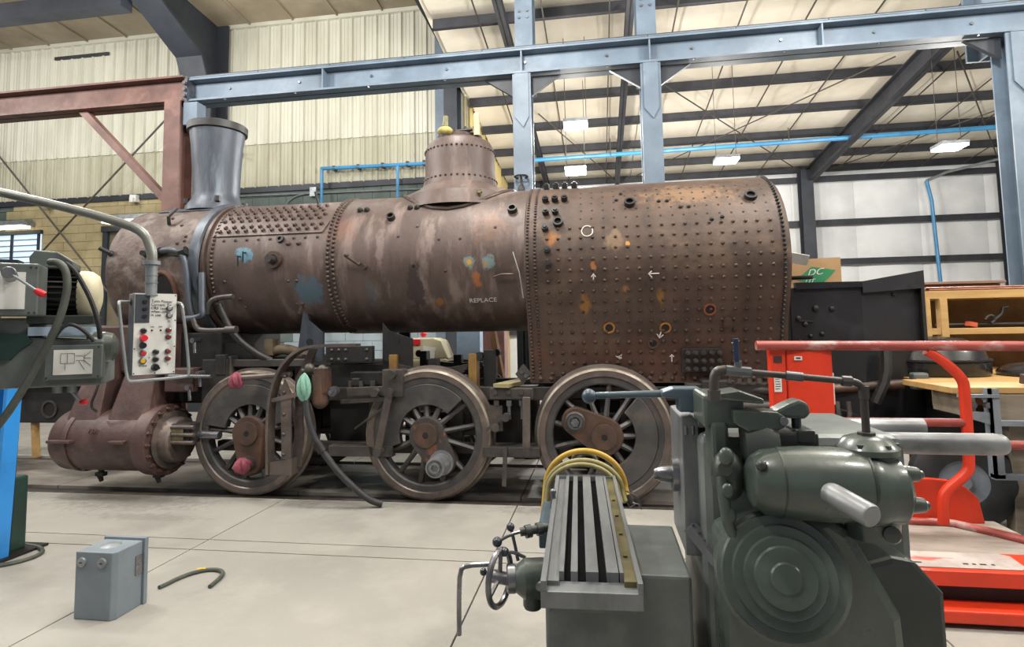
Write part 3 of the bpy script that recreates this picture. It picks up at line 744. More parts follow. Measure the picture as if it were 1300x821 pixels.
# --- barrel fittings
def boss(name, x, d, r, h, hole, mt, parent, rad=BR, cc=BC):
    p = surf(x, d, rad, cc); n = nrm(d)
    mm = MB(); mm.lathe([(r*1.05, -.02), (r, h), (hole, h), (hole, -.0)], p, n, 20); o = mm.build(name, mt, parent, smooth=35)
    mm = MB(); mm.lathe([(hole, h*.25), (.001, h*.25)], p, n, 20); mm.build('bore', black2_m, o); return o
b0 = boss('washout_boss', -3.51, 1, .095, .035, .055, rivet_m, c1, .792)
mm = MB(); mm.cyl(surf(-3.51, 1, .80), surf(-3.51, 1, .92), .05, .04, 14); mm.build('washout_plug', black_m, b0)
boss('small_boss', -3.46, 18, .042, .03, .022, black_m, c1, .792)
for x, d in ((-3.36, 14), (-3.24, 14)): MB().rivet(surf(x, d, .792), nrm(d), .028, .03, 8).build('stud', rivet_m, c1)
for x, d in ((-3.36, -16), (-3.26, -16), (-3.25, -36), (-3.32, -36), (-4.12, -15), (-3.98, -30), (-3.95, -38)): MB().rivet(surf(x, d, .792), nrm(d), .018, .016, 8).build('stud', rivet_m, c1)
for x, d in ((-3.92, 5), (-3.86, 8)): MB().bar(surf(x, d, .79), surf(x, d-1, .84), .015, .015).bar(surf(x, d, .84), surf(x, d-8, .83), .012, .012).build('hook_pin', black_m, c1)
MB().bar(surf(-3.18, 57, .80), surf(-3.22, 62, .95), .02, .02).build('top_pin', black_m, c1)
MB().bar(surf(-3.28, -38, .79), surf(-3.30, -42, .86), .03, .03).build('lower_clip', rivet_m, c1)
for x in (-2.61, -2.53, -2.03, -1.95): MB().rivet(surf(x, 44, .806), nrm(44), .035, .04, 10).build('stud', black_m, c2)
boss('collar', -2.21, 33, .045, .05, .03, black_m, c2, .806)
boss('collar', -.88, 35, .05, .05, .035, black_m, c2, .806)
boss('drain_hole', -1.92, -8, .028, .006, .02, rivet_m, c2, .806)
mm = MB(); mm.cyl(surf(-1.26, 52, .806), surf(-1.26, 52, .90), .018).cyl(surf(-1.26, 52, .80), surf(-1.26, 52, .82), .04).box(-1.285, -1.235, .28, .32, 3.22, 3.25); mm.build('top_cock', brass_m, c2)
mm = MB(); mm.tube([surf(-2.52, -4, .80), surf(-2.50, -5, .87), surf(-2.60, 0, .93)], .018, 8).ball(surf(-2.61, 1, .935), .028).cyl(surf(-2.46, -7, .80), surf(-2.46, -7, .87), .03); mm.build('lever_cock', rivet_m, c2)
for x, d in ((-1.65, 12), (-1.42, 12), (-2.1, 16), (-1.05, 20), (-1.58, -12), (-1.9, 24)): MB().rivet(surf(x, d, .806), nrm(d), .018, .01, 8).build('stud', rivet_m, c2)
text('chalk_word', 'REPLACE', .075, surf(-1.36, -38, .812), (1, 0, .02), (0, -math.sin(math.radians(38)), math.cos(math.radians(38))), chalk_m, c2)
MB().tube([surf(-.86, 0, .815), surf(-.8, -15, .815), surf(-.78, -35, .815)], .006, 5).build('chalk_stroke', chalk_m, c2)

# --- firebox wrapper: arched top, sides drawn in at the foot
FX0, FX1 = -.74, 1.80
prof = []
FC = Vector((0, .82, 2.40)); FR = .925
for k in range(0, 25): 
    a = math.radians(-4 + 188*k/24); prof.append((FC.y-FR*math.cos(a), FC.z+FR*math.sin(a)))
left = [(.215, 1.16), (.205, 1.3), (.17, 1.5), (.10, 1.75), (.0, 1.98), (-.07, 2.17)]
right = [(1.64-y, z) for y, z in reversed(left)]
prof = left + prof + right
mm = MB(); n = len(prof)
def inset(p, k): return (FC.y+(p[0]-FC.y)*k, FC.z-.2+(p[1]-FC.z+.2)*k)
rings = [(FX0, .93), (FX0+.005, .985), (FX0+.02, 1.0), (1.70, 1.0), (1.765, .99), (1.80, .965), (1.805, .93)]
vs = []
for x, k in rings: vs += [(x, *inset(p, k)) for p in prof]
fs = [(j*n+i, j*n+i+1, (j+1)*n+i+1, (j+1)*n+i) for j in range(len(rings)-1) for i in range(n-1)]
fs += [tuple(range(n-1, -1, -1)), tuple(range((len(rings)-1)*n, len(rings)*n))]
mm.add(vs, fs); fb = mm.build('firebox_shell', firebox_m, loco, smooth=35)
# arc-length walk up the camera-side profile, foot to crown
walk = [Vector((0, y, z)) for y, z in prof[:6+14]]
def onfb(s_):
    d = 0
    for a, b in zip(walk, walk[1:]):
        l = (b-a).length
        if d+l >= s_:
            p = a.lerp(b, (s_-d)/l); t_ = (b-a).normalized(); return p, Vector((0, -t_.z, t_.y))
        d += l
    return walk[-1], Vector((0, 0, 1))
LEN = sum((b-a).length for a, b in zip(walk, walk[1:]))
def fbp(x, z=None, s_=None):
    if s_ is None:
        lo_, hi_ = 0, LEN
        for _ in range(30):
            mid = (lo_+hi_)/2
            if onfb(mid)[0].z < z: lo_ = mid
            else: hi_ = mid
        s_ = lo_
    p, nv = onfb(s_); p = p.copy(); p.x = x
    return p, (nv if nv.y < .3 else -nv)
rows_s = [.10+.108*k for k in range(21)]
mm = MB(); holes = MB()
for k, s_ in enumerate(rows_s):
    for c_ in range(20):
        x = -.50 + c_*.112 + random.uniform(-.004, .004)
        p, nv = fbp(x, s_=s_)
        if p.z > 3.2: continue
        if .78 < x < 1.2 and p.z < 1.52: continue
        if p.z > 2.75 and x < -.25: continue
        big = 1.25 if p.z < 1.75 else 1.0
        if p.z > 2.72: holes.rivet(p, nv, .013, .004)
        else: mm.rivet(p, nv, .0185*big, .017*big)
mm.build('staybolts', stay_m, fb, kind='stuff')
holes.build('stay_holes', black2_m, fb, kind='stuff')
mm = MB()
for k in range(62):
    s_ = .05+k*.038
    if s_ > LEN-.02: break
    p, nv = fbp(0, s_=s_)
    for x, off in ((-.70, 0), (-.625, .019)):
        p2, nv2 = fbp(x, s_=min(s_+off, LEN-.01)); mm.rivet(p2, nv2, .0165, .015)
mm.build('front_seam_rivets', rivet_m, fb, kind='stuff')
mm = MB()
for k in range(58):
    s_ = .1+k*.045
    if s_ > LEN-.02: break
    p2, nv2 = fbp(1.735, s_=s_); mm.rivet(p2, nv2, .017, .02)
mm.build('backhead_rivets', black_m, fb, kind='stuff')
# foot rivets, welded foot
mm = MB()
for k in range(22):
    p2, nv2 = fbp(-.62+k*.11, s_=.045); mm.rivet(p2, nv2, .028, .025)
mm.build('mud_ring_rivets', stay_m, fb, kind='stuff')
def fboss(name, x, z, r, h, hole, mt):
    p, nv = fbp(x, z=z); mm = MB(); mm.lathe([(r*1.05, -.02), (r, h), (hole, h), (hole, 0)], p, nv, 18); o = mm.build(name, mt, fb, smooth=35)
    mm = MB(); mm.lathe([(hole, h*.3), (.001, h*.3)], p, nv, 18); mm.build('bore', black2_m, o)
rust2 = M('orange_rust_ring', '#9a6a2e', '#7a5028', rough=.7, scale=12)
rust3 = M('brown_rust_ring', '#8a4a2c', '#6a3a26', rough=.7, scale=12)
fboss('washout_hole', .09, 1.72, .058, .012, .04, rust2); fboss('washout_hole', .64, 1.71, .056, .012, .04, rust2); fboss('washout_hole', 1.06, 1.88, .06, .012, .045, rust3)
fboss('washout_hole', .52, 1.56, .055, .02, .038, stay_m); fboss('collar', -.39, 2.78, .05, .05, .033, black_m); fboss('collar', .33, 2.96, .055, .05, .036, black_m); fboss('collar', 1.5, 2.98, .06, .04, .04, black_m)
p, nv = fbp(1.23, z=1.76); MB().cyl(p-nv*.02, p+nv*.05, .05, .045, 10).build('washout_plug', stay_m, fb)
for x, z in ((-.54, 3.255), (-.435, 3.255), (-.34, 3.255), (-.235, 3.255), (-.53, 3.05), (-.43, 3.05), (-.33, 3.05), (-.52, 2.90), (-.42, 2.90), (-.52, 2.72), (-.5, 2.5), (-.49, 2.36)):
    p, nv = fbp(x, z=z); mm = MB(); mm.cyl(p-nv*.01, p+nv*.055, .034, .034, 8).cyl(p+nv*.05, p+nv*.07, .022, .018, 8); mm.build('crown_bolt', black_m, fb)
for x, z in ((.2, 3.02), (.25, 3.1), (.82, 2.9), (.9, 2.9), (1.1, 2.75), (1.2, 2.77), (.62, 2.98), (.7, 2.98)):
    p, nv = fbp(x, z=z); MB().rivet(p, nv, .022, .02, 8).build('stud', black_m, fb)
# chalk marks: circle, arrows, tick
def chalk(pts, closed=False):
    P = []
    for x, z in pts:
        p, nv = fbp(x, z=z); P.append(p+nv*.004)
    MB().tube(P, .0065, 5, closed=closed).build('chalk_mark', chalk_m, fb)
chalk([(-.1+.055*math.cos(2*PI*k/16), 2.68+.055*math.sin(2*PI*k/16)) for k in range(16)], True)
chalk([(-.05, 2.17), (-.05, 2.25)]); chalk([(-.07, 2.22), (-.05, 2.25), (-.03, 2.22)])
chalk([(.58, 2.235), (.48, 2.235)]); chalk([(.51, 2.26), (.48, 2.235), (.51, 2.20)])
chalk([(.58, 1.62), (.60, 1.67)]); chalk([(.56, 1.65), (.58, 1.61), (.62, 1.64)])
chalk([(.17, 1.42), (.21, 1.45), (.19, 1.40), (.15, 1.43), (.21, 1.41)]); chalk([(.70, 1.37), (.70, 1.44)]); chalk([(.68, 1.42), (.70, 1.44), (.72, 1.42)])
chalk([(1.27, 1.55), (1.34, 1.57), (1.30, 1.53)])
# expansion pad with bolts
pad_m = M('pad_black', '#35312f', '#262322', rough=.5, metal=.2, scale=9)
mm = MB(); mm.prism([(.16, 1.26), (.12, 1.50), (.20, 1.52), (.24, 1.26)], 'yz', .79, 1.17); pad = mm.build('expansion_pad', pad_m, fb, smooth=0, bevel=.006)
for r_ in range(3):
    for c_ in range(5):
        p = Vector((.845+c_*.075, .14-.012*r_, 1.30+r_*.08)); mm = MB(); mm.cyl(p+Vector((0, .03, 0)), p-Vector((0, .025, 0)), .027, .025, 8)
        mm.cyl(p-Vector((0, .02, 0)), p-Vector((0, .04, 0)), .014, .012, 8); mm.build('pad_bolt', dkgrey_m, pad)
# angle cleat at the firebox front foot
mm = MB(); mm.prism([(-.86, 1.27), (-.78, 1.37), (-.70, 1.27), (-.78, 1.17)], 'xz', .02, .07); cl = mm.build('corner_cleat', dkgrey_m, fb, smooth=0)
for x, z in ((-.79, 1.29), (-.75, 1.25)): MB().hexbolt((x, .02, z), (0, -1, 0), .02, .03).build('cleat_bolt', steel_m, cl)
MB().cyl((1.78, .3, 2.18), (2.03, .1, 2.17), .02).build('stay_rod', black_m, fb)
# throat pipe & elbow between barrel and firebox
MB().tube([(-1.07, .03, 2.26), (-.98, -.02, 2.28), (-.86, 0, 2.28)], .012, 6).build('small_pipe', rivet_m, c2)

# --- driving wheels
def driver(cx, crank, cw, y0=0.0, s_=-1, detail=True, hubmat=hub_m, pin=None, pinlen=.2):
    # face towards s_*Y; y runs inward from the outer face
    o = Vector((cx, y0, .66)); ax = Vector((0, -s_, 0))       # lathe axis points inward
    mm = MB()
    mm.lathe([(.575, .012), (.585, .0), (.638, .0), (.658, .018), (.666, .105), (.672, .115), (.697, .122), (.70, .135), (.690, .15), (.60, .15), (.575, .14)], o, ax, 72, closed=True)
    wh = mm.build('driving_wheel', tyre_m, loco, smooth=30)
    mm = MB(); mm.lathe([(.640, -.002), (.6605, .017), (.6675, .10)], o, ax, 72); mm.build('tread_band', tread_m, wh, smooth=30)
    mm = MB(); mm.lathe([(.505, .03), (.52, .018), (.574, .018), (.576, .13), (.50, .13), (.50, .05)], o, ax, 72, closed=True); mm.build('rim', wheel_m, wh, smooth=30)
    def P(a, r, y): return o + Vector((r*math.cos(a), 0, r*math.sin(a))) + ax*y
    ns = 13; ca = math.radians(crank)
    for k in range(ns):
        a = ca + 2*PI*(k+.5)/ns
        mm = MB(); pts = []
        for r, wd, ya, yb in ((.13, .058, .0, .12), (.32, .046, .03, .11), (.51, .046, .045, .12)):
            c = P(a, r, 0); sd = Vector((-math.sin(a), 0, math.cos(a)))
            for i, y in ((-.5, ya+.02), (0, ya), (.5, ya+.02), (.5, yb), (-.5, yb)): pts.append(c + sd*i*wd + ax*y)
        mm.add(pts, [(0, 1, 2, 3, 4), (14, 13, 12, 11, 10)] + [(j*5+i, j*5+(i+1) % 5, (j+1)*5+(i+1) % 5, (j+1)*5+i) for j in range(2) for i in range(5)])
        mm.build('spoke', wheel_m, wh, smooth=35)
    # counterweight plate
    K = 30; a0, a1 = math.radians(cw-77), math.radians(cw+77); vs = []
    for k in range(K+1):
        a = a0+(a1-a0)*k/K
        for r, y in ((.30, .012), (.515, .006), (.515, .11), (.30, .11)): vs.append(P(a, r, y))
    fs = [(k*4+i, k*4+(i+1) % 4, (k+1)*4+(i+1) % 4, (k+1)*4+i) for k in range(K) for i in range(4)] + [(0, 1, 2, 3), (K*4+3, K*4+2, K*4+1, K*4)]
    MB().add(vs, fs).build('counterweight', wheel_m, wh, smooth=35, bevel=.006)
    # hub and crank boss as one pear-shaped casting
    cr = .315; cc = Vector((cr*math.cos(ca), 0, cr*math.sin(ca))); R1, R2 = .185, .135
    th = math.acos((R1-R2)/cr); outl = []
    for k in range(25):
        a = ca+th+(2*PI-2*th)*k/24; outl.append((R1*math.cos(a), R1*math.sin(a)))
    for k in range(17):
        a = ca-th+2*th*k/16; outl.append((cc.x+R2*math.cos(a), cc.z+R2*math.sin(a)))
    n = len(outl); vs = []
    for kk, y in ((1.0, .13), (1.0, -.005), (.96, -.03), (.0, -.03)):
        for x, z in outl:
            q = Vector((x, 0, z))
            if kk < .5: q = cc*.3
            else: q = q*kk + (cc*.4)*(1-kk)
            vs.append(o + q + ax*y)
    fs = [(j*n+i, j*n+(i+1) % n, (j+1)*n+(i+1) % n, (j+1)*n+i) for j in range(3) for i in range(n)]
    MB().add(vs, fs).build('hub_and_crank', hubmat, wh, smooth=40)
    mm = MB(); mm.lathe([(.125, -.028), (.122, -.05), (.03, -.052), (.028, -.03), (.001, -.03)], o, ax, 32); mm.build('axle_end', hub_m, wh, smooth=30)
    mm = MB(); mm.lathe([(.028, -.054), (.001, -.054)], o, ax, 12); mm.build('axle_centre', black2_m, wh)
    if pin:
        b = o+cc
        mm = MB()
        if pin == 'long':
            mm.lathe([(.125, -.03), (.125, -.045), (.100, -.05), (.100, -.24), (.095, -.27), (.08, -.275), (.075, -.255), (.055, -.255), (.05, -.285), (.035, -.285), (.03, -.26), (.001, -.26)], b, ax, 28)
            mm.build('crank_pin', M('greased_steel', '#838588', '#6a6b6f', rough=.35, metal=.4, scale=8), wh, smooth=30)
        elif pin == 'nut':
            mm.lathe([(.10, -.03), (.10, -.06), (.085, -.07), (.001, -.07)], b, ax, 24); pn = mm.build('crank_pin', dkgrey_m, wh, smooth=30)
            mm = MB(); mm.lathe([(.072, -.068), (.072, -.085), (.05, -.085), (.05, -.07)], b, ax, 24); mm.build('washer', steel_m, pn)
            mm = MB(); mm.cyl(b-ax*.07, b-ax*.13, .045, .042, 6).cyl(b-ax*.13, b-ax*.15, .022, .02, 10); mm.build('castle_nut', steel_m, pn)
        else:
            mm.lathe([(.085, -.03), (.08, -.12), (.001, -.12)], b, ax, 24); mm.build('crank_pin', dkgrey_m, wh, smooth=30)
    return wh
WX = (-3.757, -1.783, .011)
driver(WX[0], -86, 94, pin='stub')
driver(WX[1], -59, 121, pin='long', hubmat=hubdark_m)
driver(WX[2], 152, -28, pin='nut')
for x, c_ in zip(WX, (4, 31, 242)): driver(x, c_, c_+180, y0=1.64, s_=1)
for x in WX:
    MB().cyl((x, .1, .66), (x, 1.54, .66), .1, n=20).build('axle', dkgrey_m, loco)

# --- frames, springs, brake and valve gear
for y in (.24, 1.32):
    mm = MB(); mm.box(-5.3, 1.9, y, y+.1, .98, 1.12)
    mm.build('upper_frame_bar', dkgrey_m, loco, smooth=0, bevel=.008)
    mm = MB(); mm.box(-4.3, .75, y, y+.1, .42, .53); mm.build('lower_frame_bar', dkgrey_m, loco, smooth=0, bevel=.008)
    for x in WX:
        for sx in (-.24, .24):
            mm = MB(); mm.box(x+sx-.07, x+sx+.07, y, y+.1, .5, 1.0); mm.build('pedestal', dkgrey_m, loco, smooth=0)
        mm = MB(); mm.box(x-.165, x+.165, y-.03, y+.13, .48, .86); mm.build('axle_box', black_m, loco, smooth=0, bevel=.01)
        MB().box(x-.035, x+.035, y+.02, y+.08, .86, 1.24).build('spring_saddle', black_m, loco, smooth=0)
        vs = MB()
        for k in range(7):
            hw = .46-.045*k; K = 10
            for j in range(K):
                xa, xb = x-hw+2*hw*j/K, x-hw+2*hw*(j+1)/K
                za = 1.34-k*.021 - .07*(1-((xa-x)/.46)**2)+.04; zb = 1.34-k*.021 - .07*(1-((xb-x)/.46)**2)+.04
                vs.bar((xa, y+.05, za), (xb, y+.05, zb), .09, .017)
        sp = vs.build('leaf_spring', dkgrey_m if x > -3 else black_m, loco, smooth=0)
        MB().box(x-.05, x+.05, y-.01, y+.11, 1.16, 1.42).build('spring_buckle', black_m, sp, smooth=0)
        for sx in (-1, 1):
            mm = MB(); mm.box(x+sx*.44-.045, x+sx*.44+.045, y-.03, y+.13, .95, 1.47); mm.build('spring_hanger', springyel_m if (x == WX[1] and y < 1) else black_m, loco, smooth=0, bevel=.006)
            MB().cyl((x+sx*.44+sx*.06, y-.02, 1.44), (x+sx*.44+sx*.06, y+.12, 1.44), .045, n=12).build('hanger_pin', black_m, loco)
# cross members, ash pan and inner darkness of real steel
mm = MB(); mm.box(-.6, 1.7, .35, 1.28, .55, 1.2); mm.build('ash_pan', black2_m, loco, smooth=0)
mm = MB(); mm.box(-3.0, -2.55, .35, 1.3, .4, 1.38); mm.build('frame_cross_tie', black2_m, loco, smooth=0)
mm = MB(); mm.box(-1.25, -.75, .36, 1.3, .45, 1.05); mm.build('frame_cross_tie', black2_m, loco, smooth=0)
mm = MB(); mm.box(-5.15, -4.25, .2, 1.44, .95, 1.75); mm.build('cylinder_saddle', black2_m, loco, smooth=0, bevel=.02)
mm = MB(); mm.box(-4.25, -3.35, .3, 1.34, 1.1, 1.45).box(-4.3, -3.9, .25, .3, 1.2, 1.62); mm.build('saddle_web', black_m, loco, smooth=0)
mm = MB(); mm.box(-4.05, -2.2, .30, .36, 1.12, 1.36); mm.build('frame_side_plate', black_m, loco, smooth=0)
mm = MB(); mm.box(-2.95, -2.42, .12, .2, 1.40, 1.57); rb = mm.build('guide_yoke_plate', black_m, loco, smooth=0, bevel=.006)
for x in (-2.88, -2.80, -2.72, -2.48): 
    for z in (1.43, 1.53): MB().rivet((x, .12, z), (0, -1, 0), .02, .018, 8).build('yoke_bolt', dkgrey_m, rb)
for pts, lb in (([(-3.37, 1.4), (-3.28, 2.07), (-3.22, 1.86), (-3.05, 1.72), (-3.05, 1.4)], 1), ([(-2.36, 1.3), (-2.36, 1.82), (-2.28, 1.73), (-2.02, 1.64), (-2.02, 1.3)], 2)):
    mm = MB(); mm.prism(pts, 'xz', .26, .30); o = mm.build('running_board_bracket', stack_m if lb == 1 else black_m, loco, smooth=0, bevel=.005)
    MB().cyl((pts[0][0]+.16, .255, 1.62), (pts[0][0]+.16, .275, 1.62), .04, n=12).build('bracket_hole', black2_m, o)
mm = MB(); mm.box(-2.55, -2.4, 1.3, 1.34, 1.3, 1.9); mm.build('far_bracket', black_m, loco, smooth=0)
# slide bar bracket in front of the leading driver: curved flat strip with webs
mm = MB()
path = [(-3.36, .30), (-3.37, .85), (-3.345, 1.1), (-3.27, 1.32), (-3.16, 1.47), (-3.02, 1.56), (-2.86, 1.59), (-2.42, 1.59)]
P3 = []
for _ in range(2):
    q = [path[0]]
    for a, b in zip(path, path[1:]): q += [(a[0]*.75+b[0]*.25, a[1]*.75+b[1]*.25), (a[0]*.25+b[0]*.75, a[1]*.25+b[1]*.75)]
    q.append(path[-1]); path = q
for a, b in zip(path, path[1:]): mm.bar((a[0], -.24, a[1]), (b[0], -.24, b[1]), .13, .028, (1, 0, 1) if abs(b[0]-a[0]) < .02 else (0, 0, 1))
yk = mm.build('slide_bar_bracket', tyre_m, loco, smooth=30)
mm = MB(); mm.prism([(-3.13, .36), (-3.13, 1.25), (-2.98, 1.55), (-2.9, 1.55), (-3.04, 1.2), (-3.06, .36)], 'xz', -.18, -.15); mm.build('bracket_web', tyre_m, yk, smooth=0)
for pp in ([(-3.34, .3), (-3.34, .42), (-3.1, .46), (-3.1, .3)], [(-3.33, 1.02), (-3.33, 1.06), (-3.0, 1.14), (-3.0, 1.09)]):
    mm = MB(); mm.prism(pp, 'xz', -.285, -.16); mm.build('bracket_rib', tyre_m, yk, smooth=0)
mm = MB(); mm.prism([(-3.22, .45), (-3.24, 1.12), (-3.2, 1.25), (-3.12, 1.1), (-3.12, .45)], 'xz', -.27, -.25); mm.build('bracket_web', tyre_m, yk, smooth=0)
for z in (.5, .7, .9, 1.12, 1.28): 
    MB().rivet((-3.2, -.27, z), (0, -1, 0), .022, .02, 8).build('bracket_bolt', dkgrey_m, yk)
for z in (1.15, 1.3): MB().rivet((-3.05, -.18, z), (0, -1, 0), .022, .02, 8).build('bracket_bolt', dkgrey_m, yk)
# reversing link and valve rod
mm = MB(); mm.tube([(-2.80, -.28, 1.30), (-2.80, -.28, 1.05)], .085, 16).ball((-2.8, -.28, 1.04), .085).box(-2.84, -2.72, -.35, -.21, 1.12, 1.36); mm.build('reversing_link', hub_m, loco)
mm = MB(); mm.cyl((-2.67, -.22, 1.13), (-2.67, -.30, 1.13), .05, n=14).cyl((-2.67, -.22, 1.13), (-2.67, -.34, 1.13), .02, n=8); mm.build('link_nut', steel_m, loco)
mm = MB(); mm.tube([(-3.0, -.26, 1.33), (-2.72, -.26, 1.34)], .04, 10).ball((-2.92, -.28, 1.36), .055).ball((-2.78, -.28, 1.35), .05); mm.build('rocker_arm', dkgrey_m, loco)
mm = MB(); mm.cyl((-3.72, -.22, 1.265), (-3.15, -.22, 1.30), .028, n=12); mm.build('valve_rod', tyre_m, loco)
mm = MB(); mm.bar((-2.62, -.05, 1.10), (-2.05, -.02, 1.12), .05, .09); mm.build('equaliser_beam', dkgrey_m, loco, smooth=0, bevel=.006)
mm = MB(); mm.bar((-2.68, -.06, 1.0), (-2.16, -.05, 1.03), .04, .04); mm.build('radius_rod', dkgrey_m, loco, smooth=0)
mm = MB(); mm.bar((-2.15, -.08, 1.10), (-2.27, -.08, .52), .035, .075); mm.build('brake_hanger', tyre_m, loco, smooth=0, bevel=.005)
mm = MB(); mm.box(-2.85, -2.15, .0, .1, .43, .54); mm.build('brake_beam', dkgrey_m, loco, smooth=0, bevel=.006)
for x, z in ((-2.15, 1.10), (-2.27, .50), (-2.3, 1.10), (-2.12, 1.28)): MB().cyl((x, -.02, z), (x, -.13, z), .045, n=14).build('brake_pin', dkgrey_m, loco)
mm = MB(); mm.bar((-2.55, -.02, .72), (-2.22, -.02, .95), .02, .02); mm.build('brake_rod', dkgrey_m, loco, smooth=0)
mm = MB(); mm.box(-2.24, -2.02, -.06, .1, 1.05, 1.33); mm.build('spring_link_block', dkgrey_m, loco, smooth=0, bevel=.01)
mm = MB(); mm.box(-2.62, -2.26, .02, .16, 1.16, 1.3).box(-2.58, -2.5, -.04, .02, 1.16, 1.24); mm.build('valve_block', black_m, loco, smooth=0, bevel=.01)
for x in (-2.6, -2.5, -2.36): MB().hexbolt((x, 0, 1.15), (0, 0, 1), .03, .06).build('block_nut', dkgrey_m, loco)
# between centre and rear drivers
mm = MB(); mm.box(-1.12, -.68, .0, .12, 1.02, 1.13); mm.build('equaliser_block', dkgrey_m, loco, smooth=0, bevel=.008)
for x in (-1.06, -.93, -.8): 
    mm = MB(); mm.hexbolt((x, .04, 1.0), (0, 0, -1), .03, .05).cyl((x, .04, 1.0), (x, .04, .82), .018); mm.build('hanger_bolt', steel_m if x > -1 else dkgrey_m, loco)
    MB().hexbolt((x, 0, 1.09), (0, -1, 0), .025, .025).build('block_bolt', dkgrey_m, loco)
mm = MB(); mm.bar((-.74, -.06, 1.05), (-.75, -.06, .55), .03, .075); mm.build('brake_hanger', tyre_m, loco, smooth=0, bevel=.005)
mm = MB(); mm.box(-1.2, -.62, -.02, .06, .45, .55); mm.build('brake_beam', dkgrey_m, loco, smooth=0, bevel=.006)
for x, z in ((-.75, .52), (-1.05, .75), (-.95, .85)): MB().cyl((x, -.02, z), (x, -.1, z), .04, n=14).build('brake_pin', dkgrey_m, loco)
mm = MB(); mm.bar((-.96, -.05, .56), (-.98, -.05, .18), .03, .04); mm.build('brake_shoe_rod', dkgrey_m, loco, smooth=0)
mm = MB(); mm.bar((-1.15, -.04, .72), (-.95, -.04, .88), .02, .03).box(-1.15, -1.0, .02, .1, .7, .95); mm.build('brake_lever', dkgrey_m, loco, smooth=0)
mm = MB(); mm.box(-1.24, -1.12, .3, .38, 1.12, 1.5); mm.build('frame_stanchion', black2_m, loco, smooth=0)
mm = MB(); mm.box(.8, 1.9, .0, .12, 1.05, 1.17).box(.95, 1.25, -.02, .2, 1.0, 1.2); mm.build('rear_frame_block', pad_m, loco, smooth=0, bevel=.01)
mm = MB(); mm.cyl((1.05, 0, .95), (1.85, 0, .95), .06).cyl((1.1, .1, 1.1), (1.6, .0, 1.1), .04); mm.build('injector_pipe', pad_m, loco)
for k in range(6): MB().hexbolt((1.2+k*.09, -.02, 1.18), (0, 0, 1), .022, .035).build('frame_nut', dkgrey_m, loco)

# --- cylinder and chest
CY, CZ = 0.0, .585
mm = MB(); mm.lathe([(.02, -5.93), (.26, -5.93), (.31, -5.91), (.335, -5.86), (.338, -4.86), (.375, -4.855), (.38, -4.80), (.38, -4.70), (.36, -4.69), (.02, -4.69)], (0, CY, CZ), (1, 0, 0), 48)
cy = mm.build('cylinder', brown_m, loco, smooth=30)
mm = MB(); mm.lathe([(.30, -4.69), (.31, -4.66), (.25, -4.655), (.24, -4.56), (.22, -4.54), (.02, -4.54)], (0, CY, CZ), (1, 0, 0), 40); mm.build('cylinder_head', tyre_m, cy, smooth=30)
for k in range(18):
    a = 2*PI*k/18; p = Vector((-4.70, CY+.345*math.cos(a), CZ+.345*math.sin(a))); mm = MB(); mm.hexbolt(p, (1, 0, 0), .024, .03).cyl(p, p+Vector((.05, 0, 0)), .012, n=6); mm.build('head_stud', hub_m, cy)
mm = MB(); mm.box(-4.56, -4.34, CY-.16, CY+.05, CZ-.02, CZ+.19); gd = mm.build('crosshead_guide', pad_m, cy, smooth=0, bevel=.01)
for z in (.0, .08, .16): MB().cyl((-4.54, CY-.17, CZ+z), (-4.28, CY-.17, CZ+z), .022, n=10).build('guide_bolt', tyre_m, gd)
MB().box(-4.55, -4.40, CY-.18, CY-.155, CZ+.02, CZ+.17).build('brass_gib', brass_m, gd, smooth=0)
MB().cyl((-4.6, CY, CZ+.05), (-4.1, CY, CZ+.05), .045, n=14).build('piston_rod', steel_m, cy)
for x0, x1 in ((-5.72, -5.45), (-5.22, -4.86)):   # steam passages up to the saddle
    mm = MB(); mm.add([(x0-.06, CY-.25, .78), (x1+.06, CY-.25, .78), (x1+.06, CY+.3, .78), (x0-.06, CY+.3, .78), (x0+.05, CY-.02, 1.55), (x1, CY-.02, 1.55), (x1, CY+.5, 1.55), (x0+.05, CY+.5, 1.55)],
           [(0, 1, 5, 4), (1, 2, 6, 5), (2, 3, 7, 6), (3, 0, 4, 7), (4, 5, 6, 7), (3, 2, 1, 0)]); mm.build('steam_passage', brown_m, cy, smooth=0, bevel=.03)
mm = MB(); mm.box(-5.8, -4.75, CY+.1, CY+.7, 1.3, 1.85); mm.build('steam_chest', brown_m, cy, smooth=0, bevel=.03)
mm = MB(); mm.lathe([(.342, -5.72), (.352, -5.71), (.352, -5.67), (.342, -5.66)], (0, CY, CZ), (1, 0, 0), 40); mm.build('jacket_band', brown_m, cy)
mm = MB(); mm.prism([(-5.84, .60), (-5.56, .60), (-5.56, .63), (-5.84, .63)], 'xz', CY-.40, CY-.30).prism([(-5.1, .60), (-4.93, .60), (-4.93, .63), (-5.1, .63)], 'xz', CY-.40, CY-.30); mm.build('lug', brown_m, cy, smooth=0, bevel=.006)
text('cast_number', '737', .07, (-5.4, CY-.334, .70), (1, 0, 0), (0, .28, 1), brown_m, cy, depth=.006)
for x in (-5.49, -4.78):
    mm = MB(); mm.cyl((x, CY-.05, .28), (x, CY-.05, .20), .03).box(x-.05, x+.05, CY-.08, CY-.02, .19, .23).cyl((x-.02, CY-.05, .2), (x+.01, CY-.05, .13), .03, .02); mm.build('drain_cock', black2_m, cy)
MB().tube([(-5.38, CY-.2, 1.35), (-5.36, CY-.28, 1.15), (-5.42, CY-.3, .98), (-5.36, CY-.27, .92)], .014, 6, smooth=2).build('oil_line', black_m, cy)
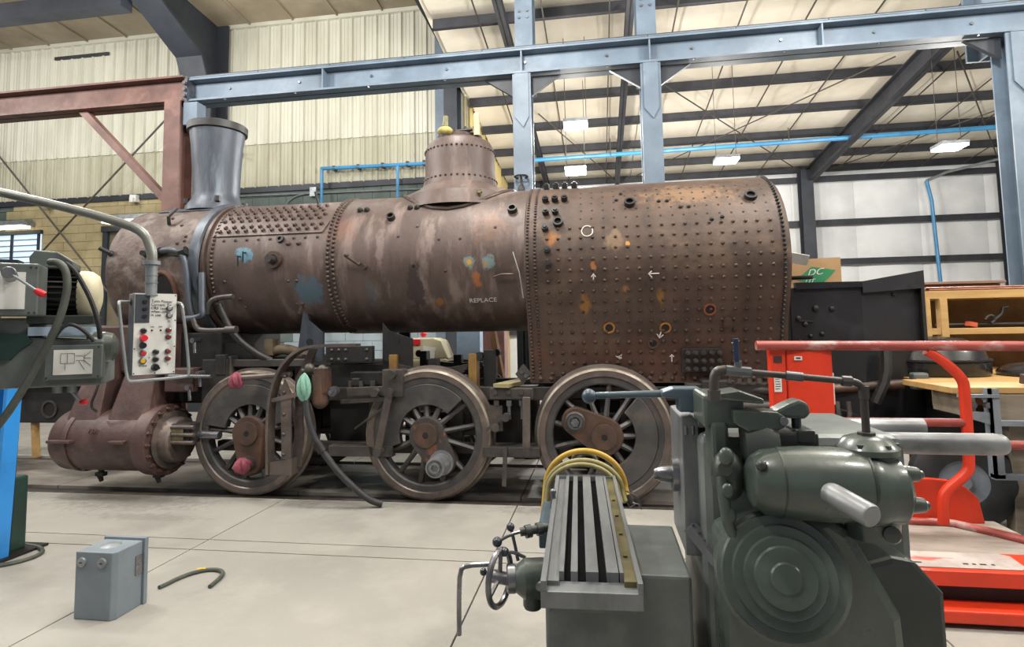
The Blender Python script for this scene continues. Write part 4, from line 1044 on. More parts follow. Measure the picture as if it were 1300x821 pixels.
# --- pipes at the smokebox
def pipe(name, pts, r, mt, par, sm=2): return MB().tube(pts, r, 10, smooth=sm).build(name, mt, par)
pipe('steam_pipe', [(-4.92, .0, 2.65), (-4.75, -.05, 2.68), (-4.55, -.05, 2.63), (-4.50, -.05, 2.35), (-4.47, -.05, 2.05), (-4.40, -.03, 1.85)], .035, stack_m, sb)
MB().cyl((-4.97, -.01, 2.64), (-4.86, -.02, 2.66), .055, n=8).build('pipe_union', black_m, sb)
MB().cyl((-4.60, -.05, 2.64), (-4.52, -.05, 2.66), .05, n=8).build('pipe_union', black_m, sb)
pipe('curved_pipe', [(-4.32, -.05, 2.4), (-4.27, -.1, 2.0), (-4.26, -.1, 1.93), (-4.36, -.1, 1.90), (-4.5, -.08, 1.90)], .035, stack_m, sb)
pipe('branch_pipe', [(-4.24, -.06, 1.95), (-4.20, -.08, 2.08), (-4.10, -.08, 2.12), (-3.92, -.08, 2.13)], .03, dkgrey_m, sb)
pipe('branch_pipe', [(-4.36, -.12, 1.90), (-4.32, -.12, 1.78), (-4.18, -.12, 1.76), (-3.88, -.1, 1.77)], .03, dkgrey_m, sb)
MB().cyl((-3.98, -.1, 1.77), (-3.86, -.1, 1.77), .042, n=10).build('pipe_coupling', dkgrey_m, sb)
pipe('curved_pipe', [(-4.15, .0, 2.05), (-4.0, .05, 1.7), (-3.75, .1, 1.5), (-3.6, .15, 1.42)], .04, black_m, sb)
mm = MB(); mm.tube([(-3.78, .3, 1.46), (-3.55, .25, 1.56), (-3.35, .28, 1.50), (-3.15, .3, 1.44)], .06, 10, smooth=2).box(-3.72, -3.62, .2, .32, 1.48, 1.66); mm.build('lagged_pipe', M('lagging', '#5b4f3c', '#463c2e', rough=.8, scale=12), loco)
mm = MB(); mm.box(-4.35, -4.05, .02, .12, .98, 1.45).box(-4.18, -4.06, .0, .1, 1.28, 1.5); mm.build('frame_front_plate', black_m, loco, smooth=0, bevel=.01)
mm = MB(); mm.box(-4.12, -3.15, .1, .2, 1.36, 1.44).box(-4.12, -4.03, .06, .2, 1.2, 1.48); mm.build('frame_front_bar', dkgrey_m, loco, smooth=0, bevel=.008)
for x, z in ((-4.4, 1.66), (-4.33, 1.3), (-4.45, 1.15)):
    mm = MB(); mm.cyl((x, .05, z), (x, -.08, z), .03, n=8).cyl((x, -.04, z), (x+.02, -.05, z-.14), .018); mm.build('oil_cup', steel_m, loco)
MB().cyl((-4.65, -.1, 1.28), (-4.15, -.1, 1.27), .022, n=10).build('valve_stem', steel_m, loco)
MB().box(-4.75, -4.4, -.05, .15, 1.1, 1.36).build('valve_gland', brown_m, loco, smooth=0, bevel=.015)
# dark truck frame beyond the cylinder
t = thing('locomotive_truck', (-8.0, 1.5, 0), 'dark steel truck frame with a round hole, beyond the cylinder', 'truck')
mm = MB(); mm.box(-9.2, -7.0, 1.5, 1.75, .50, 1.02); fr = mm.build('side_frame', black_m, t, smooth=0, bevel=.02)
MB().box(-9.2, -7.0, 1.40, 1.75, 1.02, 1.09).build('top_ledge', dkgrey_m, t, smooth=0, bevel=.01)
mm = MB(); mm.lathe([(.13, 0), (.13, -.02), (.10, -.02), (.10, 0)], (-7.85, 1.5, .70), (0, 1, 0), 24); mm.build('hole_rim', dkgrey_m, fr)
mm = MB(); mm.lathe([(.10, -.004), (.001, -.004)], (-7.85, 1.5, .70), (0, 1, 0), 24); mm.build('hole', black2_m, fr)
for x in (-8.35, -7.3): MB().cyl((x, 1.38, .9), (x, 1.5, .9), .06, n=14).build('frame_stud', dkgrey_m, fr)
MB().cyl((-8.15, 1.6, 0), (-8.2, 1.6, .52), .05, n=10).build('wooden_prop', wood_m, t)
for x in (-9.0, -7.2): MB().box(x-.08, x+.08, 1.55, 1.72, 0, .5).build('support_block', woodgrey_m, t, smooth=0)

# rags and hose hung on the locomotive
def rag(name, c, size, mt, lb, seed, hang=.7):
    rnd = random.Random(seed); bm = bmesh.new(); bmesh.ops.create_icosphere(bm, subdivisions=4, radius=1)
    for v in bm.verts:
        a = math.atan2(v.co.y, v.co.x); f = 1+.26*math.sin(a*5+seed+v.co.z*1.5)+.15*math.sin(a*11+v.co.z*4)
        v.co.x *= size[0]*f; v.co.y *= size[1]*f; v.co.z *= size[2]*(1+.12*math.sin(a*3+seed))
        if v.co.z < 0: v.co.x *= 1+.5*hang*abs(v.co.z)/size[2]
    me = bpy.data.meshes.new(name); bm.to_mesh(me); bm.free(); me.materials.append(mt); me.polygons.foreach_set('use_smooth', [True]*len(me.polygons))
    o = bpy.data.objects.new(name, me); COL.objects.link(o); o.location = c; WL[o.name] = Vector(c)
    return tag(o, lb, 'rag')
rag('rag', (-3.76, -.23, 1.24), (.06, .05, .08), ragpink_m, 'pink rag wrapped on the end of the valve rod over the leading wheel', 2)
rag('rag', (-3.735, -.14, .345), (.08, .06, .08), ragpink_m, 'crumpled pink rag stuffed on the crank pin of the leading wheel', 5, .1)
rag('rag', (-2.93, -.37, 1.18), (.055, .05, .13), raggreen_m, 'pale green rag hanging from the rocker arm beside the reversing link', 8, .2)
t = thing('air_hose', (-2.6, -.35, 0), 'black rubber air hose drooping from the reversing link down to the floor', 'hose')
MB().tube([(-2.92, -.33, 1.12), (-2.91, -.36, .95), (-2.84, -.36, .72), (-2.74, -.36, .56), (-2.55, -.34, .32), (-2.36, -.3, .14), (-2.25, -.27, .06), (-2.16, -.25, .035)], .033, 10, smooth=2).build('hose_tube', rubber_m, t)
MB().cyl((-2.79, -.36, .64), (-2.73, -.36, .55), .048, n=12).build('hose_coupling', black2_m, t)

# ================================================================== THINGS BEHIND THE LOCOMOTIVE
t = thing('machine_console', (-2.55, 2.9, 0), 'beige machine console with a red strip and a white paper, seen under the barrel', 'machine')
mm = MB(); mm.box(-2.95, -2.3, 2.7, 3.2, 0, 1.3); mm.build('cabinet', beige_m, t, smooth=0, bevel=.02)
mm = MB(); mm.prism([(-2.95, 1.3), (-2.95, 1.62), (-2.52, 1.62), (-2.40, 1.58), (-2.28, 1.3)], 'xz', 2.75, 3.15); mm.build('sloping_hood', beige_m, t, smooth=0, bevel=.02)
MB().box(-2.92, -2.72, 2.73, 2.75, 1.52, 1.60).build('red_strip', red_btn, t, smooth=0)
MB().obox((-2.58, 2.71, 1.40), (.2, .006, .18), (0, .15, 0)).build('paper', white_m, t, smooth=0)
MB().ball((-2.72, 2.9, 1.68), .05).build('red_knob', red_btn, t)
t = thing('pale_blue_locker', (-2.2, 3.3, 0), 'narrow pale blue steel locker between the beige console and the pinkish cabinet', 'locker')
MB().box(-2.28, -1.9, 3.25, 3.6, 0, 2.0).build('locker_body', M('pale_blue_steel', '#8ba3ba', '#7b93aa', rough=.5, scale=3), t, smooth=0, bevel=.008)
MB().box(-2.26, -1.92, 3.235, 3.25, .06, 1.96).build('locker_door', bpy.data.materials['pale_blue_steel'], t, smooth=0, bevel=.004)
MB().cyl((-1.97, 3.235, 1.2), (-1.97, 3.2, 1.2), .02, n=8).build('door_handle', steel_m, t)
t = thing('pinkish_cabinet', (-1.6, 2.9, 0), 'tall dusty pink cabinet standing behind the firebox foot', 'cabinet')
MB().box(-1.75, -1.42, 2.75, 3.1, 0, 1.95).build('cabinet_body', M('dusty_pink', '#9a7670', '#876560', rough=.6, scale=4), t, smooth=0, bevel=.01)
MB().box(-1.60, -1.58, 2.74, 2.75, .1, 1.9).build('door_gap', black2_m, t, smooth=0)
MB().cyl((-1.5, 2.74, 1.3), (-1.5, 2.68, 1.3), .03, n=10).build('latch', steel_m, t)
o = MB().bar((-1.25, 2.5, .0), (-1.62, 2.64, 1.95), .07, .1).build('leaning_timber', M('old_timber', '#7d5a39', '#674829', rough=.7, scale=5, stretch=(3, 3, .5)), smooth=0, bevel=.005); tag(o, 'brown timber leaning against the pinkish cabinet behind the firebox', 'timber')
o = MB().bar((-1.0, -.04, 1.157), (-.84, .62, 1.157), .17, .04).build('plank', M('pale_plank', '#8f8560', '#7c7352', rough=.7, scale=5, stretch=(.5, 3, 3)), smooth=0, bevel=.004); tag(o, 'short pale plank lying on the frame ahead of the rear driving wheel', 'plank')
t = thing('hanging_valve', (-1.04, 2.0, 3.6), 'small black handwheel valve standing up behind the barrel beside the blue-grey post', 'valve')
mm = MB(); mm.lathe([(.03, 0), (.05, .03), (.05, .12), (.03, .16), (.015, .18), (.015, .28)], (-1.02, 1.98, 3.55), (0, 0, 1), 14); mm.build('valve_body', black_m, t)
mm = MB(); mm.tube([(-1.02+.09*math.cos(2*PI*k/18), 1.98+.09*math.sin(2*PI*k/18), 3.83) for k in range(18)], .012, 6, closed=True).bar((-1.11, 1.98, 3.83), (-.93, 1.98, 3.83), .015, .012).bar((-1.02, 1.89, 3.83), (-1.02, 2.07, 3.83), .015, .012); mm.build('handwheel', black_m, t)
MB().cyl((-1.02, 1.98, 0), (-1.02, 1.98, 3.56), .025, n=10).build('standpipe', black_m, t)

# ================================================================== LEFT-HAND MACHINE AND PENDANT
# (both machines are modelled about their own origin, then turned and set in place)
t = thing('boring_machine', (0, 0, 0), 'grey-green machine tool with a black finned motor, a red-knobbed lever and a diagram plate', 'machine')
mm = MB(); mm.box(-1.3, -.62, -.2, .7, 0, 2.35); mm.build('column', machgrey_m, t, smooth=0, bevel=.03)
mm = MB(); mm.prism([(-.75, 1.505), (-.75, 1.79), (-.25, 1.79), (-.246, 1.712), (.006, 1.695), (.010, 1.505)], 'xz', .0, .3); mm.build('ram_body', machgrey_m, t, smooth=0, bevel=.01)
mm = MB(); mm.prism([(-.5, 1.62), (-.5, 1.742), (-.253, 1.722), (-.235, 1.69), (-.27, 1.66), (-.30, 1.62)], 'xz', -.02, .0); mm.build('dark_recess', deepgreen_m, t, smooth=0)
MB().box(-.25, -.044, -.012, .2, 1.716, 1.752).build('pale_shelf', M('pale_blue_plate', '#9fb0c2', '#8c9db0', rough=.4, scale=4), t, smooth=0)
cb = MB().box(-.75, -.199, -.12, .02, 1.795, 2.0).build('control_box', machgrey_m, t, smooth=0, bevel=.006)
MB().box(-.6, -.239, -.125, -.12, 1.82, 1.965).build('blank_plate', white_m, cb, smooth=0)
for x in (-.207, -.225):
    for z in (1.807, 1.985): MB().rivet((x, -.12, z), (0, -1, 0), .004, .004).build('cover_screw', black_m, cb)
MB().box(-.36, -.275, -.08, .0, 2.0, 2.018).build('small_cap', machdk_m, cb, smooth=0)
mm = MB(); mm.cyl((-.285, -.12, 1.948), (-.27, -.21, 1.955), .023, n=24); lv = mm.build('lever_boss', steel_m, t, bevel=.003)
MB().cyl((-.258, -.205, 1.945), (-.178, -.21, 1.882), .005, n=8).build('lever_rod', galv_m, lv)
mm = MB(); mm.tube([(-.188, -.21, 1.889), (-.172, -.211, 1.878), (-.158, -.212, 1.871)], [.011, .0135, .011], 12); mm.build('red_knob', red_btn, lv)
mm = MB(); mm.lathe([(.02, -.27), (.088, -.27), (.088, -.10), (.02, -.10)], (0, .14, 1.895), (1, 0, 0), 32); mo = mm.build('motor', black_m, t)
for k in range(26):
    a = 2*PI*k/26; cu_, su_ = math.cos(a), math.sin(a)
    mm = MB(); mm.bar((-.265, .14+.094*cu_, 1.895+.094*su_), (-.102, .14+.094*cu_, 1.895+.094*su_), .006, .022, (0, cu_, su_)); mm.build('cooling_fin', black2_m, mo, smooth=0)
mm = MB(); mm.lathe([(.105, -.105), (.106, -.095), (.103, -.065), (.085, -.04), (.05, -.03), (.001, -.03)], (0, .14, 1.895), (1, 0, 0), 32); mm.build('fan_cover', beige_m, mo)
mm = MB(); mm.prism([(-.265, 2.0), (-.27, 2.045), (-.25, 2.075), (-.175, 2.07), (-.118, 2.03), (-.12, 2.0)], 'xz', .04, .2); mm.build('terminal_box', machgrey_m, mo, smooth=0, bevel=.006)
mm = MB(); mm.box(-.182, .004, -.05, .0, 1.537, 1.675); jb = mm.build('junction_box', machgrey_m, t, smooth=0, bevel=.005)
MB().box(-.182, .004, -.056, -.051, 1.537, 1.675).build('box_cover', machgrey_m, jb, smooth=0, bevel=.002)
MB().box(-.154, -.024, -.060, -.056, 1.556, 1.657).build('diagram_plate', white_m, jb, smooth=0)
mm = MB()
for a, b, c, d in ((-.13, .062, -.13, .022), (-.13, .062, -.085, .062), (-.085, .062, -.085, .022), (-.13, .022, -.085, .022), (-.108, .062, -.108, .022), (-.115, .022, -.115, -.008), (-.08, .052, -.055, .052), (-.08, .032, -.055, .032),
                   (-.055, .045, -.03, .07), (-.055, .042, -.03, .042), (-.055, .035, -.03, .01), (-.07, .03, -.05, -.005), (-.052, .06, -.052, .022)):
    mm.bar((a, -.0605, b+1.58), (c, -.0605, d+1.58), .001, .0014, (0, 1, 0))
mm.build('printed_diagram', ink_m, jb, kind='stuff', smooth=0)
for x in (-.175, -.005):
    for z in (1.545, 1.667): MB().rivet((x, -.056, z), (0, -1, 0), .004, .004).build('cover_screw', black_m, jb)
mm = MB(); mm.cyl((-.06, .07, 1.662), (.0, .07, 1.662), .068, n=24).lathe([(.068, 0), (.06, .03), (.035, .045), (.001, .05)], (0.0, .07, 1.662), (1, 0, 0), 24); mm.build('end_dome', mach_m, t, smooth=40)
mm = MB(); mm.tube([(-.175, -.08, 2.012), (-.145, -.1, 2.012), (-.118, -.11, 1.985), (-.108, -.11, 1.93), (-.113, -.11, 1.86), (-.132, -.11, 1.77), (-.162, -.1, 1.69), (-.2, -.1, 1.59), (-.24, -.1, 1.50), (-.3, -.1, 1.38), (-.42, -.1, 1.22)], .0145, 10, smooth=2); mm.build('grey_hose', hosegrey_m, t)
mm = MB(); mm.tube([(-.14, .02, 2.02), (-.11, .0, 1.995), (-.085, .0, 1.95), (-.046, .0, 1.867), (-.018, .0, 1.775), (-.012, .02, 1.70)], .0095, 8, smooth=2); mm.build('black_cable', rubber_m, t)
mm = MB(); mm.tube([(-.155, -.04, 1.712), (-.13, -.05, 1.752), (-.10, -.05, 1.764), (-.06, -.05, 1.738), (-.024, -.04, 1.69)], .008, 8, smooth=2); mm.build('black_cable', rubber_m, t)
mm = MB(); mm.box(-.26, -.04, .0, .25, 1.765, 1.80); mm.build('motor_foot', machdk_m, t, smooth=0, bevel=.004)
for x in (-.16, -.11): MB().cyl((x, .06, 1.505), (x, .06, 1.475), .018, n=12).build('underside_plug', galv_m, t)
mm = MB(); mm.cyl((-.13, .1, 1.49), (-.085, .1, 1.435), .006, n=8); l2 = mm.build('lower_lever', galv_m, t)
MB().ball((-.074, .1, 1.428), .0145, sc=(1.2, 1, .9)).build('red_knob', red_btn, l2)
t.location = (-2.1, -3.6, 0); t.rotation_euler = (0, 0, math.radians(36))
# --- pendant on its pipe arm
t = thing('control_pendant', (0, 0, 0), 'grey control pendant with a white button panel, hung from a bent pipe arm', 'control panel')
PR = Matrix.Rotation(math.radians(52), 4, 'Z'); PL = Vector((-1.79, -3.7, 1.55)); PI_ = PR.inverted()
wpt = lambda x, y, z: PI_ @ (Vector((x, y, z)) - PL)
mm = MB(); mm.tube([wpt(-3.4, -3.75, 2.50), wpt(-2.95, -3.7, 2.43), wpt(-2.53, -3.7, 2.335), wpt(-2.14, -3.7, 2.235), wpt(-1.97, -3.7, 2.185), wpt(-1.83, -3.7, 2.135), wpt(-1.79, -3.7, 2.05), wpt(-1.79, -3.7, 2.0)], .019, 14, smooth=2); mm.build('pipe_arm', conduit_m, t)
mm = MB(); mm.cyl((0, 0, .32), (0, 0, .45), .021, n=18).cyl((0, 0, .445), (0, 0, .46), .031, n=18)
for z in (.37, .40): mm.cyl((0, 0, z), (0, 0, z+.004), .023, n=18)
mm.build('swivel_collar', galv_m, t)
mm = MB(); mm.box(-.058, .094, .0, .10, .0, .33); bx = mm.build('box', M('pendant_grey', '#5d626a', '#51565e', rough=.4, scale=4), t, smooth=0, bevel=.004)
pn = MB().box(-.056, .092, -.005, .0, .004, .327).build('button_panel', white_m, t, smooth=0)
FYp = -.006
def px_(u): return -.056+.148*u
def pz_(v): return .327-.323*v
MB().box(px_(.01), px_(.35), FYp-.002, FYp+.002, pz_(.36), pz_(.01)).build('dark_label_plate', M('label_grey', '#3f444c', '#363a41', rough=.4, scale=6), pn, smooth=0)
def button(u, v, r, mt, ring=True, out=.012, nm='push_button'):
    x, z = px_(u), pz_(v)
    if ring:
        mm = MB(); mm.lathe([(r*1.0, 0), (r*1.4, 0), (r*1.4, .006), (r*1.0, .008)], (x, FYp, z), (0, -1, 0), 18, closed=True); mm.build('button_ring', steel_m, pn)
    mm = MB(); mm.cyl((x, FYp, z), (x, FYp-out, z), r, r*.9, n=18); mm.build(nm, mt, pn, bevel=.001)
for v in (.10, .19, .28): button(.24, v, .009, black_btn, False, .008)
lampg = M('lamp_grey', '#9a9c9a', rough=.3)
for v in (.18, .27): button(.82, v, .0085, lampg)
button(.22, .46, .0085, black_btn); button(.22, .55, .014, red_btn, False, .025, 'stop_button'); button(.21, .64, .013, black_btn, False, .018)
button(.22, .735, .009, red_btn); button(.22, .83, .0095, yel_btn)
for v in (.455, .54, .72, .81): button(.81, v, .008, maroon_btn)
for v in (.725, .815): button(.52, v, .0085, black_btn)
mm = MB(); mm.cyl((px_(.52), FYp, pz_(.915)), (px_(.52), FYp-.018, pz_(.915)), .015, .012, n=18).obox((px_(.52), FYp-.02, pz_(.915)), (.026, .008, .008), (0, .3, 0)); mm.build('selector_knob', black_btn, pn)
for u in (.42, .63): MB().rivet((px_(u), FYp, pz_(.455)), (0, -1, 0), .004, .004, 8).build('pilot_lamp', deepgreen_m, pn)
for u, v in ((.52, .015), (.97, .015), (.97, .33), (.97, .66), (.97, .98), (.52, .985), (.03, .98), (.03, .68)): MB().rivet((px_(u), FYp+.001, pz_(v)), (0, -1, 0), .003, .002).build('panel_screw', black_btn, pn)
for k, l in enumerate(('Turn Power', 'Current To', 'CRS mode', 'when not', 'in use')):
    text('handwritten_note', l, .0155, (px_(.375), FYp-.0008, pz_(.105+.043*k)), (1, 0, -.03), (.12, 0, 1), ink_m, pn, depth=.0004)
for u, v, l in ((.14, .90, 'M TEMP'), (.80, .35, 'X'), (.80, .63, 'Y'), (.80, .89, 'Z'), (.36, .80, 'R'), (.38, .42, 'ON'), (.57, .42, 'OFF')): text('panel_letter', l, .008, (px_(u), FYp-.0008, pz_(v)), (1, 0, 0), (0, 0, 1), ink_m, pn, depth=.0004)
mm = MB(); mm.tube([(-.058, .05, .295), (-.10, .03, .295), (-.112, -.04, .29), (-.118, -.07, .282), (-.116, -.07, .26), (-.10, -.07, .12), (-.085, -.07, .0), (-.078, -.07, -.012), (-.065, -.07, -.016), (.11, -.07, -.010), (.124, -.07, -.006), (.128, -.07, .01), (.118, -.07, .12), (.10, -.07, .26), (.097, -.065, .282), (.10, -.03, .29), (.095, .03, .295)], .0058, 8, smooth=1); mm.build('guard_handle', galv_m, t)
MB().cyl((-.062, .05, .295), (-.052, .05, .295), .014, n=12).build('handle_boss', black_btn, t)
t.location = PL; t.rotation_euler = (0, 0, math.radians(52))

# --- blue leaning stand and things on the floor
t = thing('blue_stand', (-4.6, -1.8, 0), 'bright blue leaning steel channel with a dark green cabinet behind it', 'stand')
mm = MB(); mm.bar((-4.56, -1.85, .01), (-4.49, -1.85, 1.6), .03, .12, (0, 1, 0)); mm.build('front_flange', bluepost_m, t, smooth=0)
mm = MB(); mm.bar((-4.585, -1.78, .01), (-4.535, -1.78, 1.6), .05, .03, (0, 1, 0)); mm.build('channel_web', black2_m, t, smooth=0)
mm = MB(); mm.bar((-4.70, -1.84, .62), (-4.625, -1.84, 1.6), .115, .1, (0, 1, 0)); mm.build('back_flange', bluepost_m, t, smooth=0)
mm = MB(); mm.box(-5.0, -4.60, -1.9, -1.6, .01, .6); gb = mm.build('green_cabinet', deepgreen_m, t, smooth=0, bevel=.02)
for k in range(5): MB().box(-4.98, -4.62, -1.915, -1.9, .1+k*.09, .13+k*.09).build('louvre', machdk_m, gb, smooth=0)
for k in range(3): MB().ball((-4.68, -1.93, .66+k*.05), .025).build('blue_knob', M('pale_blue_knob', '#7fa9cf', rough=.3) if k == 0 else bpy.data.materials['pale_blue_knob'], t)
mm = MB(); mm.box(-5.2, -4.5, -1.95, -1.5, 0, .02); mm.build('foot_plate', black2_m, t, smooth=0)
bpy.data.objects['blue_stand'].location.x -= .07
t = thing('floor_cable', (-4.75, -1.75, 0), 'dark cable looped on the floor round the blue stand', 'cable')
MB().tube([(-5.2, -2.0, .015), (-4.9, -2.05, .015), (-4.6, -2.02, .015), (-4.42, -1.88, .015), (-4.40, -1.7, .015), (-4.55, -1.58, .015), (-4.8, -1.54, .015), (-5.1, -1.5, .015)], .016, 8, smooth=2).build('cable_loop', hosegrey_m, t)
t = thing('yellow_cable', (-2.8, -1.86, 0), 'short arch of dark cable with yellow tape on the concrete floor', 'cable')
MB().tube([(-3.0, -2.15, .014), (-2.97, -1.95, .014), (-2.88, -1.84, .014), (-2.78, -1.83, .014), (-2.69, -1.9, .014), (-2.66, -2.1, .014)], .014, 8, smooth=2).build('cable_run', hosegrey_m, t)
MB().cyl((-2.93, -1.87, .014), (-2.88, -1.845, .014), .018, n=10).build('yellow_tape', yel_btn, t)
t = thing('electrical_box', (-3.1, -2.46, 0), 'grey steel electrical box with two screw bosses standing on the floor', 'box')
mm = MB(); mm.prism([(-3.22, -2.36), (-3.22, -2.58), (-2.97, -2.58), (-2.95, -2.55), (-2.95, -2.36)], 'xy', 0, .40); eb = mm.build('box_body', ebox_m, t, smooth=0, bevel=.006)
MB().box(-3.235, -2.935, -2.36, -2.33, 0, .415).build('hinged_lid', ebox_m, t, smooth=0, bevel=.003)
for x in (-3.17, -3.03):
    mm = MB(); mm.lathe([(.03, 0), (.028, .012), (.012, .014), (.001, .014)], (x, -2.58, .34), (0, -1, 0), 14); o = mm.build('screw_boss', galv_m, eb)
    MB().box(x-.008, x+.008, -2.597, -2.593, .337, .343).build('screw_slot', black_m, o, smooth=0)
mm = MB(); mm.lathe([(.06, 0), (.05, .006), (.001, .01)], (-3.09, -2.46, .40), (0, 0, 1), 20); mm.build('knockout', galv_m, eb)
MB().box(-2.953, -2.945, -2.42, -2.36, .2, .32).build('lid_clip', steel_m, t, smooth=0)
o = MB().box(-3.60, -3.57, -1.97, -1.94, 0, .03).build('bolt_scrap', black_m); tag(o, 'tiny dark bolt standing on the floor between the cable loop and electrical box', 'bolt')

# ================================================================== MILLING MACHINE
t = thing('milling_machine', (.35, -3.6, 0), 'dark grey-green milling machine with a slotted table, rounded head and long overarm tubes', 'machine')
ang = math.radians(2.2); RT = Matrix.Translation((-.045, -4.08, 0)) @ Matrix.Rotation(ang, 4, 'Z')
# table top between local x -.142 .. .142, local y 0 .. 1.2
def tb(x0, x1, y0, y1, z0, z1): return MB().box(x0, x1, y0, y1, z0, z1, RT)
tl = tb(-.142, .142, -.02, 1.2, .925, .972).build('table', castiron_m, t, smooth=0, bevel=.003)
for x0, x1 in ((-.058, -.038), (-.014, .022), (.046, .080)): tb(x0, x1, .05, 1.19, .972, 1.0).build('table_land', castiron_m, tl, smooth=0)
for a, b in ((-.092, -.078), (.083, .094)): tb(a, b, .05, 1.19, .972, 1.0).build('table_land', castiron_m, tl, smooth=0)
for a, b in ((-.142, -.126), (.128, .142)): tb(a, b, -.02, 1.2, .972, 1.0).build('table_edge', castiron_m, tl, smooth=0)
for a, b in ((-.092, -.058), (-.038, -.014), (.022, .046), (.08, .083)): tb(a, b, .05, 1.18, .9721, .9745).build('slot_floor', slot_m, tl, smooth=0)
tb(-.126, -.092, .02, 1.19, .972, .985).build('coolant_channel', castiron_m, tl, smooth=0)
tb(.094, .128, .02, 1.19, .972, .988).build('brass_channel', brass_m, tl, smooth=0)
tb(-.142, .142, 1.16, 1.2, .972, .998).build('table_end', castiron_m, tl, smooth=0)
for k in range(4): MB().cyl(RT @ Vector((.111, .2+k*.2, .985)), RT @ Vector((.111, .2+k*.2, .994)), .007, n=10).build('channel_screw', brass_m, tl)
tb(-.13, .13, .1, 1.1, .86, .925).build('table_apron', machgrey_m, t, smooth=0, bevel=.006)
tb(-.19, -.14, .60, .9, .86, .955).build('table_stop_block', bluegrey_mach, t, smooth=0, bevel=.006)
mm = MB(); mm.box(-.20, .26, -3.86, -3.38, .60, .93); mm.build('saddle', machgrey_m, t, smooth=0, bevel=.01)
mm = MB(); mm.box(-.16, .28, -3.84, -3.4, .25, .60); mm.build('knee', machdk_m, t, smooth=0, bevel=.02)
mm = MB(); mm.box(-.35, 1.05, -4.25, -3.1, 0, .12); mm.build('base', machdk_m, t, smooth=0, bevel=.03)
mm = MB(); mm.cyl((.05, -3.6, .1), (.05, -3.6, .3), .06); mm.build('knee_screw', steel_m, t)
mm = MB(); mm.box(.31, .92, -3.82, -3.3, .1, 1.36); mm.build('column', machgrey_m, t, smooth=0, bevel=.03)
# vertical slide face
mm = MB(); mm.prism([(.262, .95), (.262, 1.40), (.30, 1.405), (.318, 1.395), (.318, .95)], 'xz', -3.74, -3.42); sf = mm.build('slide_face', castiron_m, t, smooth=0, bevel=.004)
MB().box(.316, .345, -3.752, -3.5, .96, 1.37).build('slide_gap', slot_m, sf, smooth=0)
for dx in (0, .022): MB().cyl((.276+dx, -3.742, 1.345), (.276+dx, -3.742, 1.375), .006, n=10).build('face_slot', steel_m, sf)
mm = MB(); mm.bar((.275, -3.76, 1.05), (.35, -3.82, .965), .05, .025, (0, 0, 1)); gl = mm.build('gib_strip', castiron_m, t, smooth=0)
for k in range(5): MB().rivet((.282+k*.016, -3.77-.013*k, 1.058-.018*k), (0, -.3, 1), .006, .006).build('gib_screw', steel_m, gl)
mm = MB(); mm.lathe([(.001, .0), (.018, .0), (.026, .02), (.03, .05), (.03, .06), (.06, .062), (.062, .11), (.001, .11)], (.178, -3.6, 1.18), (1, 0, 0), 28); mm.build('spindle_nose', steel_m, t)
# arms and clamps on top of the column
mm = MB(); mm.box(.30, .42, -3.95, -3.75, 1.40, 1.50).box(.32, .37, -3.96, -3.84, 1.27, 1.42); mm.build('arm_bracket', mach_m, t, smooth=0, bevel=.012)
mm = MB(); mm.prism([(.33, 1.505), (.40, 1.515), (.47, 1.49), (.47, 1.475), (.33, 1.49)], 'xz', -3.98, -3.86); mm.build('upper_arm', mach_m, t, smooth=0, bevel=.008)
mm = MB(); mm.prism([(.38, 1.42), (.38, 1.462), (.50, 1.455), (.525, 1.44), (.53, 1.425), (.52, 1.41), (.50, 1.40), (.42, 1.395)], 'xz', -3.99, -3.91); la = mm.build('lower_arm', mach_m, t, smooth=0, bevel=.01)
mm = MB(); mm.cyl((.515, -3.985, 1.43), (.515, -4.0, 1.43), .012, n=14); mm.build('pivot_pin', steel_m, la)
mm = MB(); mm.prism([(.50, 1.435), (.505, 1.455), (.545, 1.475), (.575, 1.487), (.60, 1.475), (.607, 1.445), (.59, 1.428), (.55, 1.43)], 'xz', -3.95, -3.88); mm.build('clamp_lever', mach_m, t, smooth=0, bevel=.012)
MB().cyl((.575, -3.91, 1.36), (.575, -3.91, 1.44), .014, n=12).build('clamp_stud', machdk_m, t)
mm = MB(); mm.box(.48, .62, -3.96, -3.82, 1.345, 1.39).box(.56, .61, -3.965, -3.85, 1.36, 1.40); mm.build('clamp_block', machdk_m, t, smooth=0, bevel=.006)
# left feed lever
mm = MB(); mm.cyl((-.04, -3.7, 1.47), (.22, -3.7, 1.477), .011, .013, n=12); fl = mm.build('feed_lever', bluegrey_mach, t)
MB().ball((-.045, -3.7, 1.468), .026, 16, 12).build('lever_ball', bluegrey_mach, fl)
mm = MB(); mm.prism([(.20, 1.47), (.20, 1.487), (.24, 1.50), (.33, 1.50), (.33, 1.42), (.255, 1.42), (.255, 1.465)], 'xz', -3.75, -3.66); mm.build('lever_block', bluegrey_mach, t, smooth=0, bevel=.006)
